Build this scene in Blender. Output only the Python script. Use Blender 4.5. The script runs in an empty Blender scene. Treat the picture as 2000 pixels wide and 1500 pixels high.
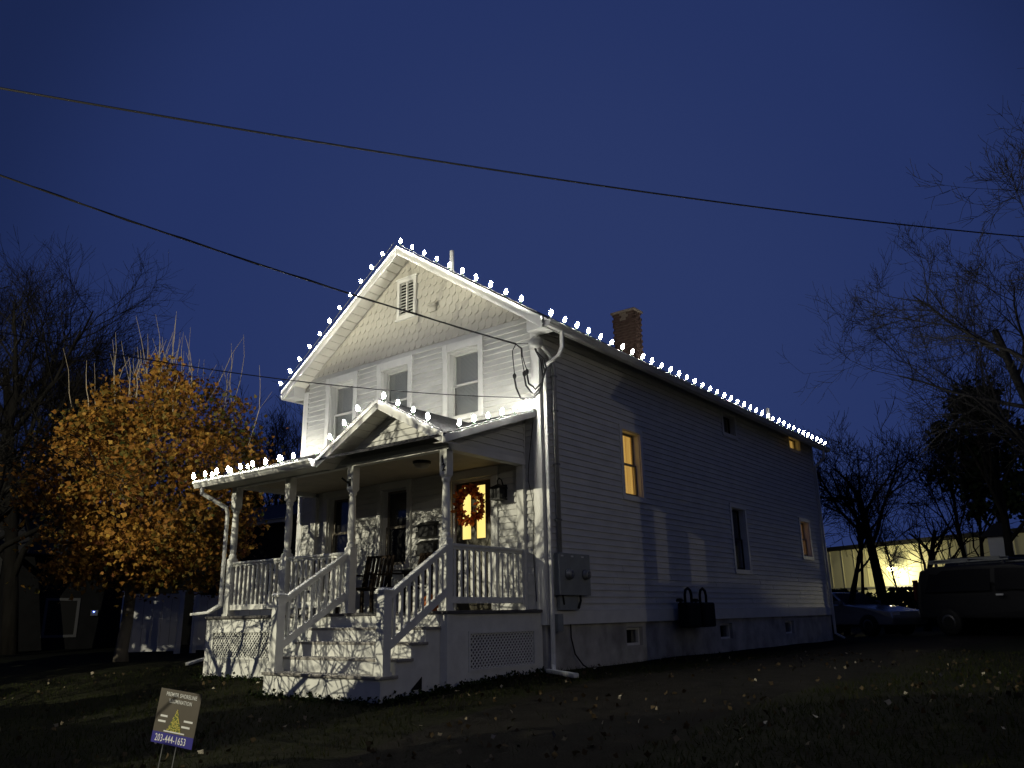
import bpy, bmesh, math, random
import numpy as np
from mathutils import Vector, Matrix, noise
R = math.radians
random.seed(7)
scene = bpy.context.scene
COL = scene.collection

# ------------------------------------------------------------------ camera
f_px, PITCH, YAW, ROLL = 1566.06, R(16.07), R(37.75), R(-1.1014)
CAM = Vector((7.461, -10.368, 0.158))
fw = Vector((-math.sin(YAW)*math.cos(PITCH), math.cos(YAW)*math.cos(PITCH), math.sin(PITCH)))
rt = Vector((math.cos(YAW), math.sin(YAW), 0)); up = rt.cross(fw)
rt, up = rt*math.cos(ROLL) + up*math.sin(ROLL), up*math.cos(ROLL) - rt*math.sin(ROLL)
cd = bpy.data.cameras.new('camera'); cam = bpy.data.objects.new('camera', cd); COL.objects.link(cam)
cam.matrix_world = Matrix(((rt.x, up.x, -fw.x, CAM.x), (rt.y, up.y, -fw.y, CAM.y), (rt.z, up.z, -fw.z, CAM.z), (0, 0, 0, 1)))
cd.sensor_width = 36; cd.lens = f_px/2000*36; cd.clip_start = .05; cd.clip_end = 3000
scene.camera = cam

# ------------------------------------------------------------------ world: dusk sky
w = bpy.data.worlds.new('World'); scene.world = w; w.use_nodes = True
nt = w.node_tree; nt.nodes.clear()
sky = nt.nodes.new('ShaderNodeTexSky'); sky.sky_type = 'NISHITA'; sky.sun_disc = False
sky.sun_elevation = R(-4.0); sky.sun_rotation = -YAW; sky.altitude = 0; sky.air_density = 1.0; sky.dust_density = .6; sky.ozone_density = 4.0
tint = nt.nodes.new('ShaderNodeMix'); tint.data_type = 'RGBA'; tint.blend_type = 'MIX'; tint.inputs[0].default_value = .88
tint.inputs[7].default_value = (.28, .50, 1.72, 1)          # after-dusk blue, at background strength 0.1
bg = nt.nodes.new('ShaderNodeBackground'); bg.inputs[1].default_value = .10
ow = nt.nodes.new('ShaderNodeOutputWorld')
tc_ = nt.nodes.new('ShaderNodeTexCoord'); dp_ = nt.nodes.new('ShaderNodeVectorMath'); dp_.operation = 'DOT_PRODUCT'; rp_ = nt.nodes.new('ShaderNodeValToRGB')
VIGN_AZ, VIGN_EL = YAW-R(3), R(17)                            # centre of the brighter sky; the ramp paints a vignette around it
dp_.inputs[1].default_value = (-math.sin(VIGN_AZ)*math.cos(VIGN_EL), math.cos(VIGN_AZ)*math.cos(VIGN_EL), math.sin(VIGN_EL))
mr_ = nt.nodes.new('ShaderNodeMapRange'); mr_.inputs[1].default_value = -1; mr_.inputs[2].default_value = 1
for k_, (p_, c_) in enumerate(((.45, (.175,.32,1.10)), (.75, (.145,.27,.95)), (.885, (.115,.22,.84)), (.945, (.20,.365,1.36)), (1.0, (.265,.45,1.50)))):
    e_ = rp_.color_ramp.elements[0] if k_ == 0 else (rp_.color_ramp.elements[-1] if k_ == 4 else rp_.color_ramp.elements.new(p_)); e_.position = p_; e_.color = (*[v_/2 for v_ in c_], 1)
rp_.color_ramp.interpolation = 'EASE'; sc2_ = nt.nodes.new('ShaderNodeVectorMath'); sc2_.operation = 'SCALE'; sc2_.inputs['Scale'].default_value = 2.0
nt.links.new(tc_.outputs['Generated'], dp_.inputs[0]); nt.links.new(dp_.outputs['Value'], mr_.inputs[0]); nt.links.new(mr_.outputs[0], rp_.inputs[0]); nt.links.new(rp_.outputs[0], sc2_.inputs[0]); nt.links.new(sc2_.outputs[0], tint.inputs[7])
nt.links.new(sky.outputs[0], tint.inputs[6]); nt.links.new(tint.outputs[2], bg.inputs[0]); nt.links.new(bg.outputs[0], ow.inputs[0])

# ------------------------------------------------------------------ view
vs = scene.view_settings
vs.view_transform = 'Standard'; vs.look = 'None'; vs.exposure = 0; vs.gamma = 1; vs.use_curve_mapping = False
try:
    scene.cycles.use_denoising = True; scene.cycles.use_light_tree = True
    scene.cycles.max_bounces = 5; scene.cycles.transparent_max_bounces = 16; scene.cycles.sample_clamp_indirect = 3
except Exception: pass

# the two street lamps that light the place (built further down) use these
LAMP_A = Vector((-7.0, -14.0, 5.15)); LAMP_A_POWER = 7600; LAMP_A_COL = (1.0, .97, .83)
LAMP_B = Vector((27.0, -15.5, 7.0)); LAMP_B_POWER = 1300; LAMP_B_COL = (1.0, .93, .82)
BULB_L = 335.0

# ------------------------------------------------------------------ helpers
WM = {}
def tag(o, label=None, cat=None, group=None, kind=None):
    if label: o['label'] = label
    if cat: o['category'] = cat
    if group: o['group'] = group
    if kind: o['kind'] = kind
    return o
def attach(o, parent):
    COL.objects.link(o)
    WM[o.name] = o.matrix_basis.copy()
    if parent is not None:
        o.parent = parent
        o.matrix_parent_inverse = WM[parent.name].inverted()
    return o
def thing(name, loc, label, cat, group=None):
    o = bpy.data.objects.new(name, None); o.location = loc; o.empty_display_size = .2
    attach(o, None); return tag(o, label, cat, group)
def inst(name, mesh, parent, mat4=None):
    o = bpy.data.objects.new(name, mesh)
    if mat4 is not None: o.matrix_basis = mat4
    return attach(o, parent)
def T(x, y, z): return Matrix.Translation((x, y, z))
def RZ(a): return Matrix.Rotation(a, 4, 'Z')
def RX(a): return Matrix.Rotation(a, 4, 'X')
def RY(a): return Matrix.Rotation(a, 4, 'Y')

class MB:
    def __init__(s): s.v = []; s.f = []; s.sm = False
    def add(s, vs, fs):
        n = len(s.v); s.v += [tuple(p) for p in vs]; s.f += [tuple(i+n for i in f) for f in fs]; return s
    def box(s, x0, x1, y0, y1, z0, z1):
        if x0 > x1: x0, x1 = x1, x0
        if y0 > y1: y0, y1 = y1, y0
        if z0 > z1: z0, z1 = z1, z0
        return s.add([(x0,y0,z0),(x1,y0,z0),(x1,y1,z0),(x0,y1,z0),(x0,y0,z1),(x1,y0,z1),(x1,y1,z1),(x0,y1,z1)],
                     [(0,3,2,1),(4,5,6,7),(0,1,5,4),(1,2,6,5),(2,3,7,6),(3,0,4,7)])
    def bar(s, a, b, wd, h, upv=(0,0,1)):
        a, b = Vector(a), Vector(b); d = (b-a).normalized(); u = Vector(upv); r = d.cross(u)
        if r.length < 1e-4: r = d.cross(Vector((1,0,0)))
        r.normalize(); u = r.cross(d).normalized(); r = r*wd/2; u = u*h/2
        vs = [a-r-u, a+r-u, a+r+u, a-r+u, b-r-u, b+r-u, b+r+u, b-r+u]
        return s.add(vs, [(0,1,2,3),(7,6,5,4),(0,4,5,1),(1,5,6,2),(2,6,7,3),(3,7,4,0)])
    def tube(s, pts, rad, n=8, cap=True):
        pts = [Vector(p) for p in pts]; m = len(pts)
        if not hasattr(rad, '__len__'): rad = [rad]*m
        d = (pts[1]-pts[0]).normalized(); u = Vector((0,0,1)) if abs(d.z) < .95 else Vector((1,0,0))
        r = d.cross(u).normalized(); base = len(s.v); vs = []
        for i, p in enumerate(pts):
            t = (pts[min(i+1,m-1)]-pts[max(i-1,0)]).normalized()
            r = (r - t*r.dot(t)); r = r.normalized() if r.length > 1e-6 else t.orthogonal().normalized()
            q = t.cross(r)
            for k in range(n):
                a = 2*math.pi*k/n; vs.append(p + (r*math.cos(a)+q*math.sin(a))*rad[i])
        fs = [(i*n+k, i*n+(k+1)%n, (i+1)*n+(k+1)%n, (i+1)*n+k) for i in range(m-1) for k in range(n)]
        if cap: fs += [tuple(range(n-1,-1,-1)), tuple((m-1)*n+k for k in range(n))]
        return s.add(vs, fs)
    def lathe(s, prof, c=(0,0,0), n=12):
        c = Vector(c); vs = []; m = len(prof)
        for r, z in prof:
            for k in range(n):
                a = 2*math.pi*k/n; vs.append((c.x+r*math.cos(a), c.y+r*math.sin(a), c.z+z))
        fs = [(i*n+k, i*n+(k+1)%n, (i+1)*n+(k+1)%n, (i+1)*n+k) for i in range(m-1) for k in range(n)]
        fs += [tuple(range(n-1,-1,-1)), tuple((m-1)*n+k for k in range(n))]
        return s.add(vs, fs)
    def prism(s, poly, off):
        """poly: list of 3D points, off: extrusion vector"""
        n = len(poly); off = Vector(off); P = [Vector(p) for p in poly]
        return s.add(P+[p+off for p in P], [tuple(range(n-1,-1,-1)), tuple(range(n,2*n))] + [(i,(i+1)%n,n+(i+1)%n,n+i) for i in range(n)])
    def mesh(s, name, mat, smooth=False):
        me = bpy.data.meshes.new(name); me.from_pydata(s.v, [], s.f)
        bm = bmesh.new(); bm.from_mesh(me); bmesh.ops.recalc_face_normals(bm, faces=bm.faces); bm.to_mesh(me); bm.free()
        if isinstance(mat, (list, tuple)):
            for m_ in mat: me.materials.append(m_)
        elif mat: me.materials.append(mat)
        if smooth: me.shade_smooth()
        return me
    def build(s, name, mat, parent=None, smooth=False):
        return inst(name, s.mesh(name, mat, smooth), parent)
def bevel(o, wd=.006, seg=2):
    m = o.modifiers.new('bevel', 'BEVEL'); m.width = wd; m.segments = seg; m.limit_method = 'ANGLE'; return o
def fast_mesh(name, V, F, mat, attr=None):
    """V (n,3) float array, F (m,k) int array with constant k"""
    me = bpy.data.meshes.new(name); n, (m, k) = len(V), F.shape
    me.vertices.add(n); me.vertices.foreach_set('co', np.ascontiguousarray(V, np.float32).ravel())
    me.loops.add(m*k); me.loops.foreach_set('vertex_index', np.ascontiguousarray(F, np.int32).ravel())
    me.polygons.add(m); me.polygons.foreach_set('loop_start', np.arange(0, m*k, k, dtype=np.int32))
    try: me.polygons.foreach_set('loop_total', np.full(m, k, np.int32))
    except Exception: pass
    if attr is not None:
        a = me.attributes.new('tint', 'FLOAT', 'FACE'); a.data.foreach_set('value', np.ascontiguousarray(attr, np.float32))
    me.materials.append(mat); me.update(calc_edges=True); me.validate(); return me

# ------------------------------------------------------------------ materials
def mat(name, col, rough=.6, metal=0., var=.0, vscale=3., bump=0., bscale=40., spec=.4, dirt=None, stretch=(1,1,1)):
    m = bpy.data.materials.new(name); m.use_nodes = True; n = m.node_tree; b = n.nodes['Principled BSDF']
    b.inputs['Base Color'].default_value = (*col, 1); b.inputs['Roughness'].default_value = rough
    b.inputs['Metallic'].default_value = metal; b.inputs['Specular IOR Level'].default_value = spec
    tc = n.nodes.new('ShaderNodeTexCoord'); mp = n.nodes.new('ShaderNodeMapping'); mp.inputs['Scale'].default_value = stretch
    n.links.new(tc.outputs['Object'], mp.inputs[0])
    if var > 0:
        nz = n.nodes.new('ShaderNodeTexNoise'); nz.inputs['Scale'].default_value = vscale; nz.inputs['Detail'].default_value = 6
        n.links.new(mp.outputs[0], nz.inputs['Vector'])
        cr = n.nodes.new('ShaderNodeValToRGB'); cr.color_ramp.elements[0].position = .3; cr.color_ramp.elements[1].position = .7
        d = dirt or tuple(c*(1-var) for c in col)
        cr.color_ramp.elements[0].color = (*d, 1); cr.color_ramp.elements[1].color = (*[min(1, c*(1+var*.35)) for c in col], 1)
        n.links.new(nz.outputs[0], cr.inputs[0]); n.links.new(cr.outputs[0], b.inputs['Base Color'])
    if bump > 0:
        nb = n.nodes.new('ShaderNodeTexNoise'); nb.inputs['Scale'].default_value = bscale; nb.inputs['Detail'].default_value = 4
        n.links.new(mp.outputs[0], nb.inputs['Vector'])
        bp = n.nodes.new('ShaderNodeBump'); bp.inputs['Strength'].default_value = bump; bp.inputs['Distance'].default_value = .02
        n.links.new(nb.outputs[0], bp.inputs['Height']); n.links.new(bp.outputs[0], b.inputs['Normal'])
    return m
def emit(name, col, strength):
    m = bpy.data.materials.new(name); m.use_nodes = True; n = m.node_tree; n.nodes.clear()
    e = n.nodes.new('ShaderNodeEmission'); e.inputs[0].default_value = (*col, 1); e.inputs[1].default_value = strength
    o = n.nodes.new('ShaderNodeOutputMaterial'); n.links.new(e.outputs[0], o.inputs[0]); return m
def glass(name, tintc=(1,1,1), refl=1.0):
    m = bpy.data.materials.new(name); m.use_nodes = True; n = m.node_tree; n.nodes.clear()
    t = n.nodes.new('ShaderNodeBsdfTransparent'); t.inputs[0].default_value = (*tintc, 1)
    g = n.nodes.new('ShaderNodeBsdfGlossy'); g.inputs['Roughness'].default_value = .04
    f = n.nodes.new('ShaderNodeFresnel'); ge = n.nodes.new('ShaderNodeNewGeometry'); ma = n.nodes.new('ShaderNodeMath'); ma.operation = 'MULTIPLY_ADD'
    ma.inputs[1].default_value = 1/1.5-1.5; ma.inputs[2].default_value = 1.5; n.links.new(ge.outputs['Backfacing'], ma.inputs[0]); n.links.new(ma.outputs[0], f.inputs[0])
    x = n.nodes.new('ShaderNodeMixShader'); o = n.nodes.new('ShaderNodeOutputMaterial')
    n.links.new(f.outputs[0], x.inputs[0]); n.links.new(t.outputs[0], x.inputs[1]); n.links.new(g.outputs[0], x.inputs[2]); n.links.new(x.outputs[0], o.inputs[0])
    return m
def lit_curtain(name, c0, c1, strength, scale=60):
    m = bpy.data.materials.new(name); m.use_nodes = True; n = m.node_tree; n.nodes.clear()
    tc = n.nodes.new('ShaderNodeTexCoord'); mp = n.nodes.new('ShaderNodeMapping'); mp.inputs['Scale'].default_value = (scale, scale, .6)
    nz = n.nodes.new('ShaderNodeTexNoise'); nz.inputs['Scale'].default_value = .35; nz.inputs['Detail'].default_value = 3
    cr = n.nodes.new('ShaderNodeValToRGB'); cr.color_ramp.elements[0].position = .35; cr.color_ramp.elements[1].position = .65
    cr.color_ramp.elements[0].color = (*c0, 1); cr.color_ramp.elements[1].color = (*c1, 1)
    e = n.nodes.new('ShaderNodeEmission'); e.inputs[1].default_value = strength; o = n.nodes.new('ShaderNodeOutputMaterial')
    n.links.new(tc.outputs['Object'], mp.inputs[0]); n.links.new(mp.outputs[0], nz.inputs['Vector']); n.links.new(nz.outputs[0], cr.inputs[0])
    n.links.new(cr.outputs[0], e.inputs[0]); n.links.new(e.outputs[0], o.inputs[0]); return m
def ramp_attr(name, stops, rough=.7, transl=0., spec=.1):
    m = bpy.data.materials.new(name); m.use_nodes = True; n = m.node_tree; b = n.nodes['Principled BSDF']
    at = n.nodes.new('ShaderNodeAttribute'); at.attribute_name = 'tint'
    cr = n.nodes.new('ShaderNodeValToRGB'); el = cr.color_ramp.elements
    el[0].position, el[0].color = stops[0][0], (*stops[0][1], 1); el[1].position, el[1].color = stops[-1][0], (*stops[-1][1], 1)
    for p, c in stops[1:-1]:
        e = el.new(p); e.color = (*c, 1)
    n.links.new(at.outputs['Fac'], cr.inputs[0]); n.links.new(cr.outputs[0], b.inputs['Base Color'])
    b.inputs['Roughness'].default_value = rough; b.inputs['Specular IOR Level'].default_value = spec
    if transl > 0:
        tr = n.nodes.new('ShaderNodeBsdfTranslucent'); n.links.new(cr.outputs[0], tr.inputs[0])
        x = n.nodes.new('ShaderNodeMixShader'); x.inputs[0].default_value = transl
        o = n.nodes['Material Output']; n.links.new(b.outputs[0], x.inputs[1]); n.links.new(tr.outputs[0], x.inputs[2]); n.links.new(x.outputs[0], o.inputs[0])
    return m

M = dict(
    siding=mat('vinyl_siding', (.62,.62,.59), .45, var=.13, vscale=2.2, bump=.12, bscale=9, stretch=(1,1,3)),
    sheath=mat('sheathing', (.30,.29,.27), .8),
    trim=mat('white_trim', (.69,.69,.66), .42, var=.10, vscale=4, bump=.06, bscale=12),
    pshing=mat('gable_shingle_paint', (.46,.445,.40), .55, var=.10, vscale=5),
    roof=mat('asphalt_shingle', (.055,.055,.058), .9, spec=.05, var=.5, vscale=30, bump=.5, bscale=60),
    soffit=mat('vinyl_soffit', (.68,.66,.58), .5, var=.08, vscale=3),
    gutter=mat('white_gutter', (.66,.66,.63), .35, var=.12, vscale=5),
    porchw=mat('porch_paint', (.70,.70,.655), .5, var=.12, vscale=6, bump=.08, bscale=25),
    deck=mat('deck_grey', (.10,.095,.09), .7, var=.3, vscale=8, bump=.2, bscale=30),
    tread=mat('tread_paint', (.33,.31,.28), .65, var=.35, vscale=7, bump=.15, bscale=30),
    found=mat('concrete_foundation', (.44,.43,.40), .9, var=.45, vscale=2.5, bump=.5, bscale=14),
    sash=mat('sash_white', (.66,.66,.62), .4),
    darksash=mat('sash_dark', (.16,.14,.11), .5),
    glass=glass('window_glass'),
    blind=mat('blind_fabric', (.40,.42,.40), .7, bump=.0),
    room=mat('room_shade_panel', (.006,.006,.006), .9),  # near-black colour stands in for the shade of unlit rooms
    curt=lit_curtain('lit_curtain', (.36,.16,.025), (.84,.53,.13), .85),
    curt2=lit_curtain('lit_room_dim', (.16,.07,.02), (.8,.42,.14), .38, 14),
    doorlit=lit_curtain('lit_door_glass', (1.0,.70,.16), (1.0,.78,.26), 1.25, 3),
    door=mat('door_dark_olive', (.085,.075,.045), .45, var=.2, vscale=6),
    black=mat('black_metal', (.012,.012,.013), .45, metal=.3),
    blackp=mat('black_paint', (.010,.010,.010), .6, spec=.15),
    grey=mat('grey_metal', (.20,.21,.21), .45, metal=.4, var=.15, vscale=6),
    boxg=mat('meter_box_grey', (.26,.28,.275), .5, var=.2, vscale=5),
    galv=mat('conduit_grey', (.40,.40,.38), .5, metal=.3, var=.2, vscale=8),
    brick=mat('chimney_brick', (.05,.032,.026), .9, spec=.05, var=.5, vscale=6, bump=.5, bscale=40),
    mortar=mat('mortar', (.13,.105,.085), .95, spec=.05, var=.3, vscale=20),
    bark=mat('bark_dark', (.013,.012,.011), .95, spec=.05, var=.4, vscale=6, bump=.6, bscale=20, stretch=(1,1,.2)),
    barkl=mat('bark_grey', (.030,.029,.028), .9, spec=.05, var=.35, vscale=6, bump=.5, bscale=20, stretch=(1,1,.2)),
    shoot=mat('pale_shoot_bark', (.30,.245,.17), .8),
    cable=mat('cable_black', (.008,.008,.009), .7),
    cableg=mat('cable_grey', (.16,.16,.15), .6),
    wood=mat('dark_wood', (.035,.025,.018), .6, spec=.05, var=.4, vscale=6, stretch=(1,1,.3)),
    vinyl=mat('vinyl_fence', (.60,.60,.60), .4, var=.08, vscale=2),
    bulb=emit('led_bulb', (1.0,.975,.88), BULB_L),
    sockt=mat('socket_green', (.02,.05,.02), .5),
    pumpkin=mat('pumpkin', (.50,.13,.02), .45, var=.25, vscale=4),
    stem=mat('pumpkin_stem', (.12,.12,.05), .8),
)
# blinds: slats as a fine wave in the bump
_b = M['blind'].node_tree; _w = _b.nodes.new('ShaderNodeTexWave'); _w.bands_direction = 'Z'; _w.inputs['Scale'].default_value = 13
_tc = _b.nodes.new('ShaderNodeTexCoord'); _bp = _b.nodes.new('ShaderNodeBump'); _bp.inputs['Strength'].default_value = .9; _bp.inputs['Distance'].default_value = .02
_b.links.new(_tc.outputs['Object'], _w.inputs['Vector']); _b.links.new(_w.outputs['Fac'], _bp.inputs['Height']); _b.links.new(_bp.outputs[0], _b.nodes['Principled BSDF'].inputs['Normal'])

# ------------------------------------------------------------------ ground
def gz(x, y):
    s = min(max((-y-1)/9, 0), 1); s = s*s*(3-2*s)*.35 + s*.65
    return -.68 - .75*s + .035*noise.noise(Vector((x*.35, y*.35, 0))) - .06*min(max((-x-7)/6, 0), 1)
def grid_sheet(name, xs, ys, fz, m):
    V = np.array([(x, y, fz(x, y)) for y in ys for x in xs], float); nx = len(xs)
    F = np.array([(j*nx+i, j*nx+i+1, (j+1)*nx+i+1, (j+1)*nx+i) for j in range(len(ys)-1) for i in range(nx-1)])
    me = fast_mesh(name, V, F, m); me.shade_smooth(); return tag(inst(name, me, None), kind='structure')
M['soil'] = mat('lawn_soil', (.009,.010,.004), .95, spec=.05, var=.55, vscale=1.6, bump=.9, bscale=30, dirt=(.005,.0045,.003))
M['gravel'] = mat('gravel', (.011,.010,.0085), .95, spec=.05, var=.5, vscale=5, bump=1.0, bscale=55, dirt=(.005,.004,.003))
xs = [-400,-250,-150,-90,-60] + list(np.arange(-40, 20.1, .8)) + [30,45,70,110,180,300]
ys = [-300,-180,-100,-60,-40] + list(np.arange(-26, 30.1, .8)) + [40,55,75,110,180,300,450]
grid_sheet('ground', xs, ys, gz, M['soil'])
def drive_z(x, y): return gz(x, y) + .012
def drive_x(y): return 1.3 + .18*math.sin(y*.5), 4.25 + .22*math.sin(y*.43+1)
ys2 = np.arange(-19, 26, .5); V = []; F = []
for j, y in enumerate(ys2):
    a, b = drive_x(y)
    for i in range(8):
        x = a+(b-a)*i/7; V.append((x, y, drive_z(x, y)-(.035 if i in (0, 7) else 0)))
    if j: F += [((j-1)*8+i, (j-1)*8+i+1, j*8+i+1, j*8+i) for i in range(7)]
me = fast_mesh('driveway', np.array(V), np.array(F), M['gravel']); me.shade_smooth(); tag(inst('driveway', me, None), kind='structure')
M['asphalt'] = mat('asphalt', (.045,.045,.047), .9, var=.3, vscale=3, bump=.4, bscale=80)
MB().box(-120, 120, -27, -17.5, -1.50, -1.40).build('street', M['asphalt']); tag(bpy.data.objects['street'], kind='structure')

# ------------------------------------------------------------------ house
XL, XR, DEP = -6.15, 0.0, 13.9
RX0, RXE, RZR, RZE, ROH = -3.075, 3.425, 7.16, 4.83, .33      # ridge x, half width, ridge z, eave z, gable overhang
RM = (RZR-RZE)/RXE
def roofz(x): return RZR - RM*abs(x-RX0)
house = thing('house', ((XL+XR)/2, DEP/2, -.75), 'two-storey white clapboard house with lit bulbs along its roof', 'house')

def clip(poly, a, b, c):
    """keep a*u+b*z<=c"""
    out = []
    for i in range(len(poly)):
        p, q = poly[i], poly[(i+1) % len(poly)]; dp, dq = a*p[0]+b*p[1]-c, a*q[0]+b*q[1]-c
        if dp <= 0: out.append(p)
        if dp*dq < 0:
            t = dp/(dp-dq); out.append((p[0]+t*(q[0]-p[0]), p[1]+t*(q[1]-p[1])))
    return out
def cut_rect(u0, u1, z0, z1, holes):
    us = sorted({u0, u1, *[min(max(h[k], u0), u1) for h in holes for k in (0, 1)]})
    res = []
    for a, b in zip(us, us[1:]):
        if b-a < 1e-4: continue
        zs = [(z0, z1)]
        for h in holes:
            if h[0] <= a+1e-6 and h[1] >= b-1e-6:
                nz = []
                for p, q in zs:
                    if h[2] > p: nz.append((p, min(q, h[2])))
                    if h[3] < q: nz.append((max(p, h[3]), q))
                zs = [(p, q) for p, q in nz if q-p > 1e-4]
        res += [(a, b, p, q) for p, q in zs]
    merged = []
    for r_ in res:
        for m_ in merged:
            if abs(m_[1]-r_[0]) < 1e-6 and abs(m_[2]-r_[2]) < 1e-6 and abs(m_[3]-r_[3]) < 1e-6: m_[1] = r_[1]; break
        else: merged.append(list(r_))
    return merged
FRONT = lambda u, n, z: (u, -n, z)
SIDE = lambda u, n, z: (n, u, z)
def wbox(mb, W, u0, u1, n0, n1, z0, z1):
    a = W(u0, n0, z0); b = W(u1, n1, z1); return mb.box(a[0], b[0], a[1], b[1], a[2], b[2])
def clapboards(W, parent, u0, u1, z0, z1, holes, expo=.105, lines=(), off=0., depth=.022, seg=3.4):
    srnd = random.Random(int(abs(u0*100)+z0*10))
    z = z0
    while z < z1-.012:
        zt = min(z+expo, z1)
        pieces = []
        for a, b, p, q in cut_rect(u0, u1, z, zt, holes):
            while seg and b-a > seg*1.25:
                c = a+seg*srnd.uniform(.55, 1.0); pieces.append((a, c-.0015, p, q)); a = c+.0015
            pieces.append((a, b, p, q))
        for a, b, p, q in pieces:
            if q-p < .006: continue
            jit = srnd.uniform(0, .0022)
            poly = [(a,p),(b,p),(b,q),(a,q)]
            for l in lines:
                poly = clip(poly, *l)
                if len(poly) < 3: break
            if len(poly) < 3 or max(x[0] for x in poly)-min(x[0] for x in poly) < .02: continue
            th = lambda zz: .004 + depth*(1-(zz-z)/expo)
            n = len(poly); mb = MB()
            mb.add([W(u_, off+jit+th(zz), zz) for u_, zz in poly] + [W(u_, off, zz) for u_, zz in poly],
                   [tuple(range(n)), tuple(range(2*n-1, n-1, -1))] + [(i, n+i, n+(i+1) % n, (i+1) % n) for i in range(n)])
            mb.build('clapboard', M['siding'], parent)
        z += expo

# openings: (u0,u1,z0,z1)
UPW = [(-5.31,-4.57,3.56,4.80), (-3.77,-3.03,3.56,4.80), (-2.02,-1.28,3.56,4.80)]
PW = [(-5.22,-4.52,1.06,2.44), (-3.68,-3.00,1.06,2.44)]
DOOR = (-1.92,-1.02,.23,2.42)
SW = dict(lit=(2.60,3.27,2.26,3.50), dark_up=(7.42,8.10,4.24,4.71), lit_small=(11.93,12.77,4.54,4.88), dark_low=(7.42,8.18,1.06,2.46), dim=(12.06,12.74,1.56,2.50))
BW = [(2.45,3.02,-.40,-.09), (6.36,7.00,-.42,-.10), (10.22,10.85,-.42,-.11)]

wf = MB()
for a, b, p, q in cut_rect(XL+.02, XR-.02, 0, 5.08, UPW+PW+[DOOR]): wbox(wf, FRONT, a, b, -.18, -.001, p, q)
wf.prism([(XL+.02,.001,5.08),(XR-.02,.001,5.08),(XR-.02,.001,roofz(XR)-.16),(RX0,.001,RZR-.16),(XL+.02,.001,roofz(XL)-.16)], (0,.18,0))
wallF = wf.build('wall', M['sheath'], house); tag(wallF, 'front wall with pale siding and scalloped gable')
clapboards(FRONT, wallF, XL+.14, XR-.14, 3.30, 5.07, [(a-.09,b+.09,p-.09,q+.14) for a,b,p,q in UPW], .104, depth=.034)
clapboards(FRONT, wallF, XL+.14, XR-.14, .24, 3.30, [(a-.12,b+.12,p-.10,q+.13) for a,b,p,q in PW]+[(DOOR[0]-.12,DOOR[1]+.12,0,DOOR[3]+.18), (-7,-.42,2.6,3.2)], .105)
ws = MB()
for a, b, p, q in cut_rect(.02, DEP-.02, 0, 4.95, list(SW.values())): wbox(ws, SIDE, a, b, -.18, -.001, p, q)
wallS = ws.build('wall', M['sheath'], house); tag(wallS, 'long side wall in shade with narrow siding')
clapboards(SIDE, wallS, .13, DEP-.13, .21, 4.93, [(a-.10,b+.10,p-.10,q+.10) for a,b,p,q in SW.values()], .1085)
MB().box(XL, XL+.18, .18, DEP-.02, 0, 4.95).build('wall', M['siding'], house)
wb = MB(); wb.box(XL+.18, -.18, DEP-.2, DEP, 0, 4.95).prism([(XL+.1,DEP-.2,4.95),(-.1,DEP-.2,4.95),(RX0,DEP-.2,RZR-.16)], (0,.2,0)); wb.build('wall', M['siding'], house)
# band board under the side siding, corner boards
MB().box(.002, .030, .13, DEP-.10, 0, .208).build('band_board', M['trim'], house)
for z0, z1, W, u0, u1 in ((0,4.97,FRONT,-.14,.032), (0,4.80,FRONT,XL-.02,XL+.14)):
    mb = MB(); wbox(mb, W, u0, u1, .002, .036, z0, z1); bevel(mb.build('corner_board', M['trim'], house), .005)
mb = MB(); mb.box(.002, .034, 0.004, .128, 0, 4.90); mb.build('corner_board', M['trim'], house)
mb = MB(); mb.box(.002, .034, DEP-.128, DEP, 0, 4.90); mb.build('corner_board', M['trim'], house)

# gable scallop shingles, each its own piece
SWD, SEX = .158, .168
def scallop(cx, zb):
    p = [(cx-SWD/2+.002, zb+SEX+.09), (cx-SWD/2+.002, zb+SWD*.42)]
    for k in range(1, 8):
        a = math.pi*k/8; p.append((cx-(SWD/2-.002)*math.cos(a), zb+SWD*.42-SWD*.42*math.sin(a)))
    p += [(cx+SWD/2-.002, zb+SWD*.42), (cx+SWD/2-.002, zb+SEX+.09)]
    return p
def shingle_mesh(poly, zb):
    mb = MB(); n = len(poly); th = lambda z: .034 - .10*(z-zb)*(.24/.258)
    mb.add([(u, -max(th(z), .003), z) for u, z in poly] + [(u, -max(th(z)-.014, .0015), z) for u, z in poly],
           [tuple(range(n)), tuple(range(2*n-1, n-1, -1))] + [(i, n+i, n+(i+1) % n, (i+1) % n) for i in range(n)])
    return mb.mesh('shingle', M['pshing'])
std = shingle_mesh(scallop(0, 0), 0)
GAB = (-3.15, -2.72)
gable = MB().prism([(XL+.14,-.0012,5.075),(XR-.14,-.0012,5.075),(RX0,-.0012,5.075+(XR-.14-RX0)*RM)], (0,-.0014,0)).build('gable', M['pshing'], house)
VENT = (-3.36, -2.84, 5.76, 6.58)
row = 0; z = 5.06
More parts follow.
